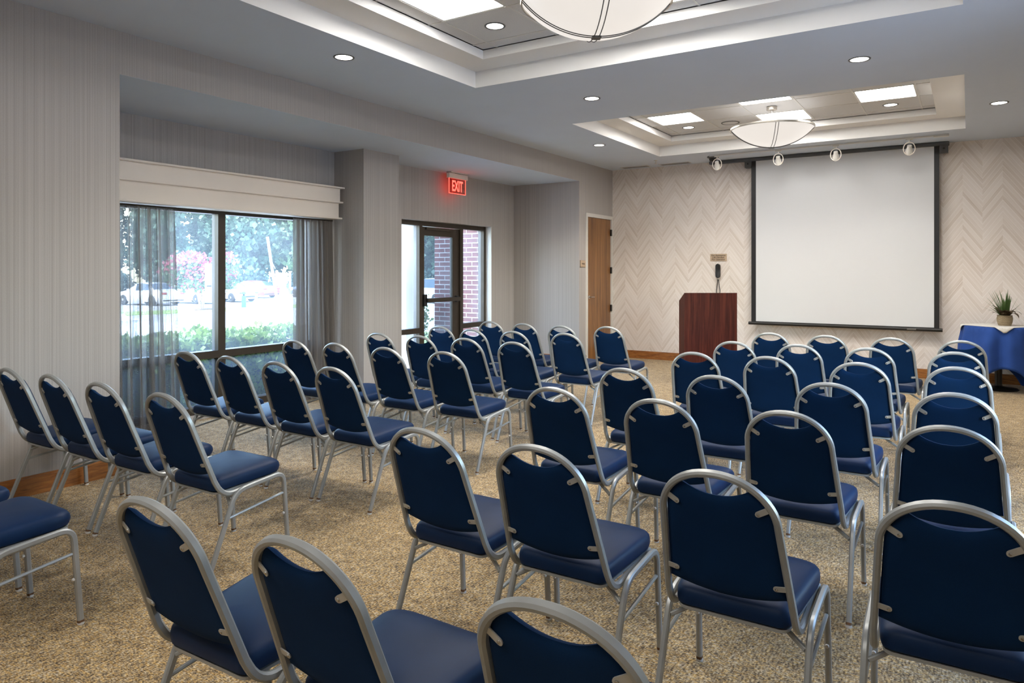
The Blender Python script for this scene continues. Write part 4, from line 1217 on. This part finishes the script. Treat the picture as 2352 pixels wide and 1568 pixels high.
# bollard, sign, leaning pole
bl = thing('bollard', 'short green bollard on the grass island', 'bollard', (-31.0, 26.9, G))
m = MB(); m.lathe([(0.13, 0.0), (0.13, 0.70)], 16, closed=True); m.build('post', 'bollard_green', bl)
m = MB(); m.lathe([(0.06, 0.70), (0.06, 0.80)], 12, closed=True); m.build('neck', 'tyre', bl)
m = MB(); m.lathe([(0.001, 0.97), (0.07, 0.95), (0.13, 0.87), (0.13, 0.80), (0.001, 0.80)], 16); m.build('cap', 'bollard_green', bl)
sg = thing('sign_post', 'grey parking sign panel on a perforated steel post', 'sign', (-16.8, 15.02, G), R(0))
part('post', 'sign_grey', sg, (-0.03, 0.03, 0.08, 0.20, 0.0, 2.45))
part('panel', 'sign_grey', sg, (0.03, 0.06, -0.24, 0.08, 1.10, 2.42), bev=0.005)
part('panel_mark', 'tyre', sg, (0.06, 0.063, -0.19, -0.01, 1.62, 1.66))
lp = thing('leaning_pole', 'white leaning pole with two bare side branches beyond the hedge', 'pole', (-17.0, 18.2, G))
m = MB(); m.tube([(0, 0, 0), (0, -0.36, 1.8), (0, -0.66, 3.45)], 0.05, 8); m.build('shaft', 'pole_white', lp)
for a, b in (((0, -0.42, 2.15), (0, 0.22, 1.35)), ((0, -0.52, 2.6), (0, -0.30, 2.25))):
    m = MB(); m.tube([a, b], 0.014, 6); m.build('side_branch', 'pole_white', lp)
lp2 = thing('short_post', 'short white post standing before the far trees', 'post', (-46.5, 43.3, G))
m = MB(); m.tube([(0, 0, 0), (0, 0, 2.1)], 0.10, 8); m.build('shaft', 'pole_white', lp2)
part('cap', 'pole_white', lp2, (-0.12, 0.12, -0.12, 0.12, 2.1, 2.16))

# flowering tree
ct = thing('flowering_tree', 'crape myrtle tree with pink blossom on the grass island', 'tree', (-30.8, 24.0, G))
for k in range(5):
    a = k * 1.256; m = MB(); m.tube([(0.06 * math.cos(a), 0.06 * math.sin(a), 0), (0.22 * math.cos(a), 0.22 * math.sin(a), 0.8), (0.75 * math.cos(a), 0.75 * math.sin(a), 1.9)], 0.035, 6); m.build('trunk', 'bark', ct)
n = 5200
d = rng.normal(size=(n, 3)); d /= np.linalg.norm(d, axis=1)[:, None]; rad = rng.uniform(0.45, 1.0, n) ** 0.6
cen = rng.integers(0, 9, n); cc = np.array([[math.cos(k * 0.7) * 1.15 * (k > 0), math.sin(k * 0.7) * 1.25 * (k > 0), 2.15 + 0.45 * math.sin(k * 2.1)] for k in range(9)])
P_ = cc[cen] + d * rad[:, None] * np.array([0.85, 0.85, 0.70])
up = d[:, 2] > 0.05
blo = up & (rng.random(n) < 0.75) | (rng.random(n) < 0.12)
cloud_obj('foliage', 'leaf_tree_light', ct, P_[~blo], 0.17); cloud_obj('blossom', 'blossom', ct, P_[blo] * 1.0, 0.17)

# tree belt: a front line and a line behind it
A_, B_ = np.array([-74.0, 31.0]), np.array([-36.0, 66.0])
dirv = (B_ - A_) / np.linalg.norm(B_ - A_); outv = np.array([-dirv[1], dirv[0]])
labs = ['first', 'second', 'third', 'fourth', 'fifth', 'sixth', 'seventh', 'eighth', 'ninth']
for line, cnt in ((0, 8), (1, 7), (2, 8), (3, 8), (4, 8)):
    for k in range(cnt):
        p = A_ + dirv * (7.6 * k + (0, 3.8, 1.9, -1.9, 0.9)[line]) + outv * 10.5 * line
        hgt = (11.5, 15.0, 18.0, 21.0, 24.0)[line] + 2.5 * rng.random(); lim = 2.4
        tt = thing('belt_tree', '%s green tree from the wall end, %s line of the belt behind the cars' % (labs[k], ('first', 'second', 'third', 'fourth', 'rearmost')[line]), 'tree', (p[0], p[1], G), group='trees of the belt behind the car park')
        m = MB(); m.tube([(0, 0, 0), (0.1, 0, 2.5), (0, 0.1, hgt * 0.6)], 0.20, 7); m.build('trunk', 'bark', tt)
        nb = 30; cen = rng.uniform(-1, 1, size=(nb, 3)) * np.array([2.0, 2.0, hgt * 0.34]) + np.array([0, 0, hgt * 0.56])
        cen[:5, 2] = hgt * 0.16 + rng.random(5) * 1.5
        n = 6500; ci = rng.integers(0, nb, n); d = rng.normal(size=(n, 3)); d /= np.linalg.norm(d, axis=1)[:, None]
        pt = cen[ci] + d * (rng.uniform(0.5, 1.0, n) ** 0.5)[:, None] * np.array([1.5, 1.5, 1.4]); pt[:, 2] = pt[:, 2].clip(0.3, None)
        pt[:, :2] = pt[:, :2].clip(-lim, lim)
        cloud_obj('crown', 'leaf_tree_light' if (k + line) % 3 == 1 else 'leaf_tree', tt, pt, 0.52)
for k in range(9):
    p = A_ + dirv * (6.0 * k) - outv * 6.2 + rng.normal(size=2) * 0.2
    bs = thing('belt_bush', 'dark bush, %s from the wall end at the foot of the tree belt' % labs[k], 'bush', (p[0], p[1], G), group='dark bushes under the tree belt')
    n = 1500; d = rng.normal(size=(n, 3)); d /= np.linalg.norm(d, axis=1)[:, None]
    pt = d * (rng.uniform(0.6, 1.0, n))[:, None] * np.array([2.3, 2.3, 1.2]) + np.array([0, 0, 1.1]); pt[:, 2] = pt[:, 2].clip(0.05, None)
    cloud_obj('foliage', 'leaf_dark', bs, pt, 0.34)
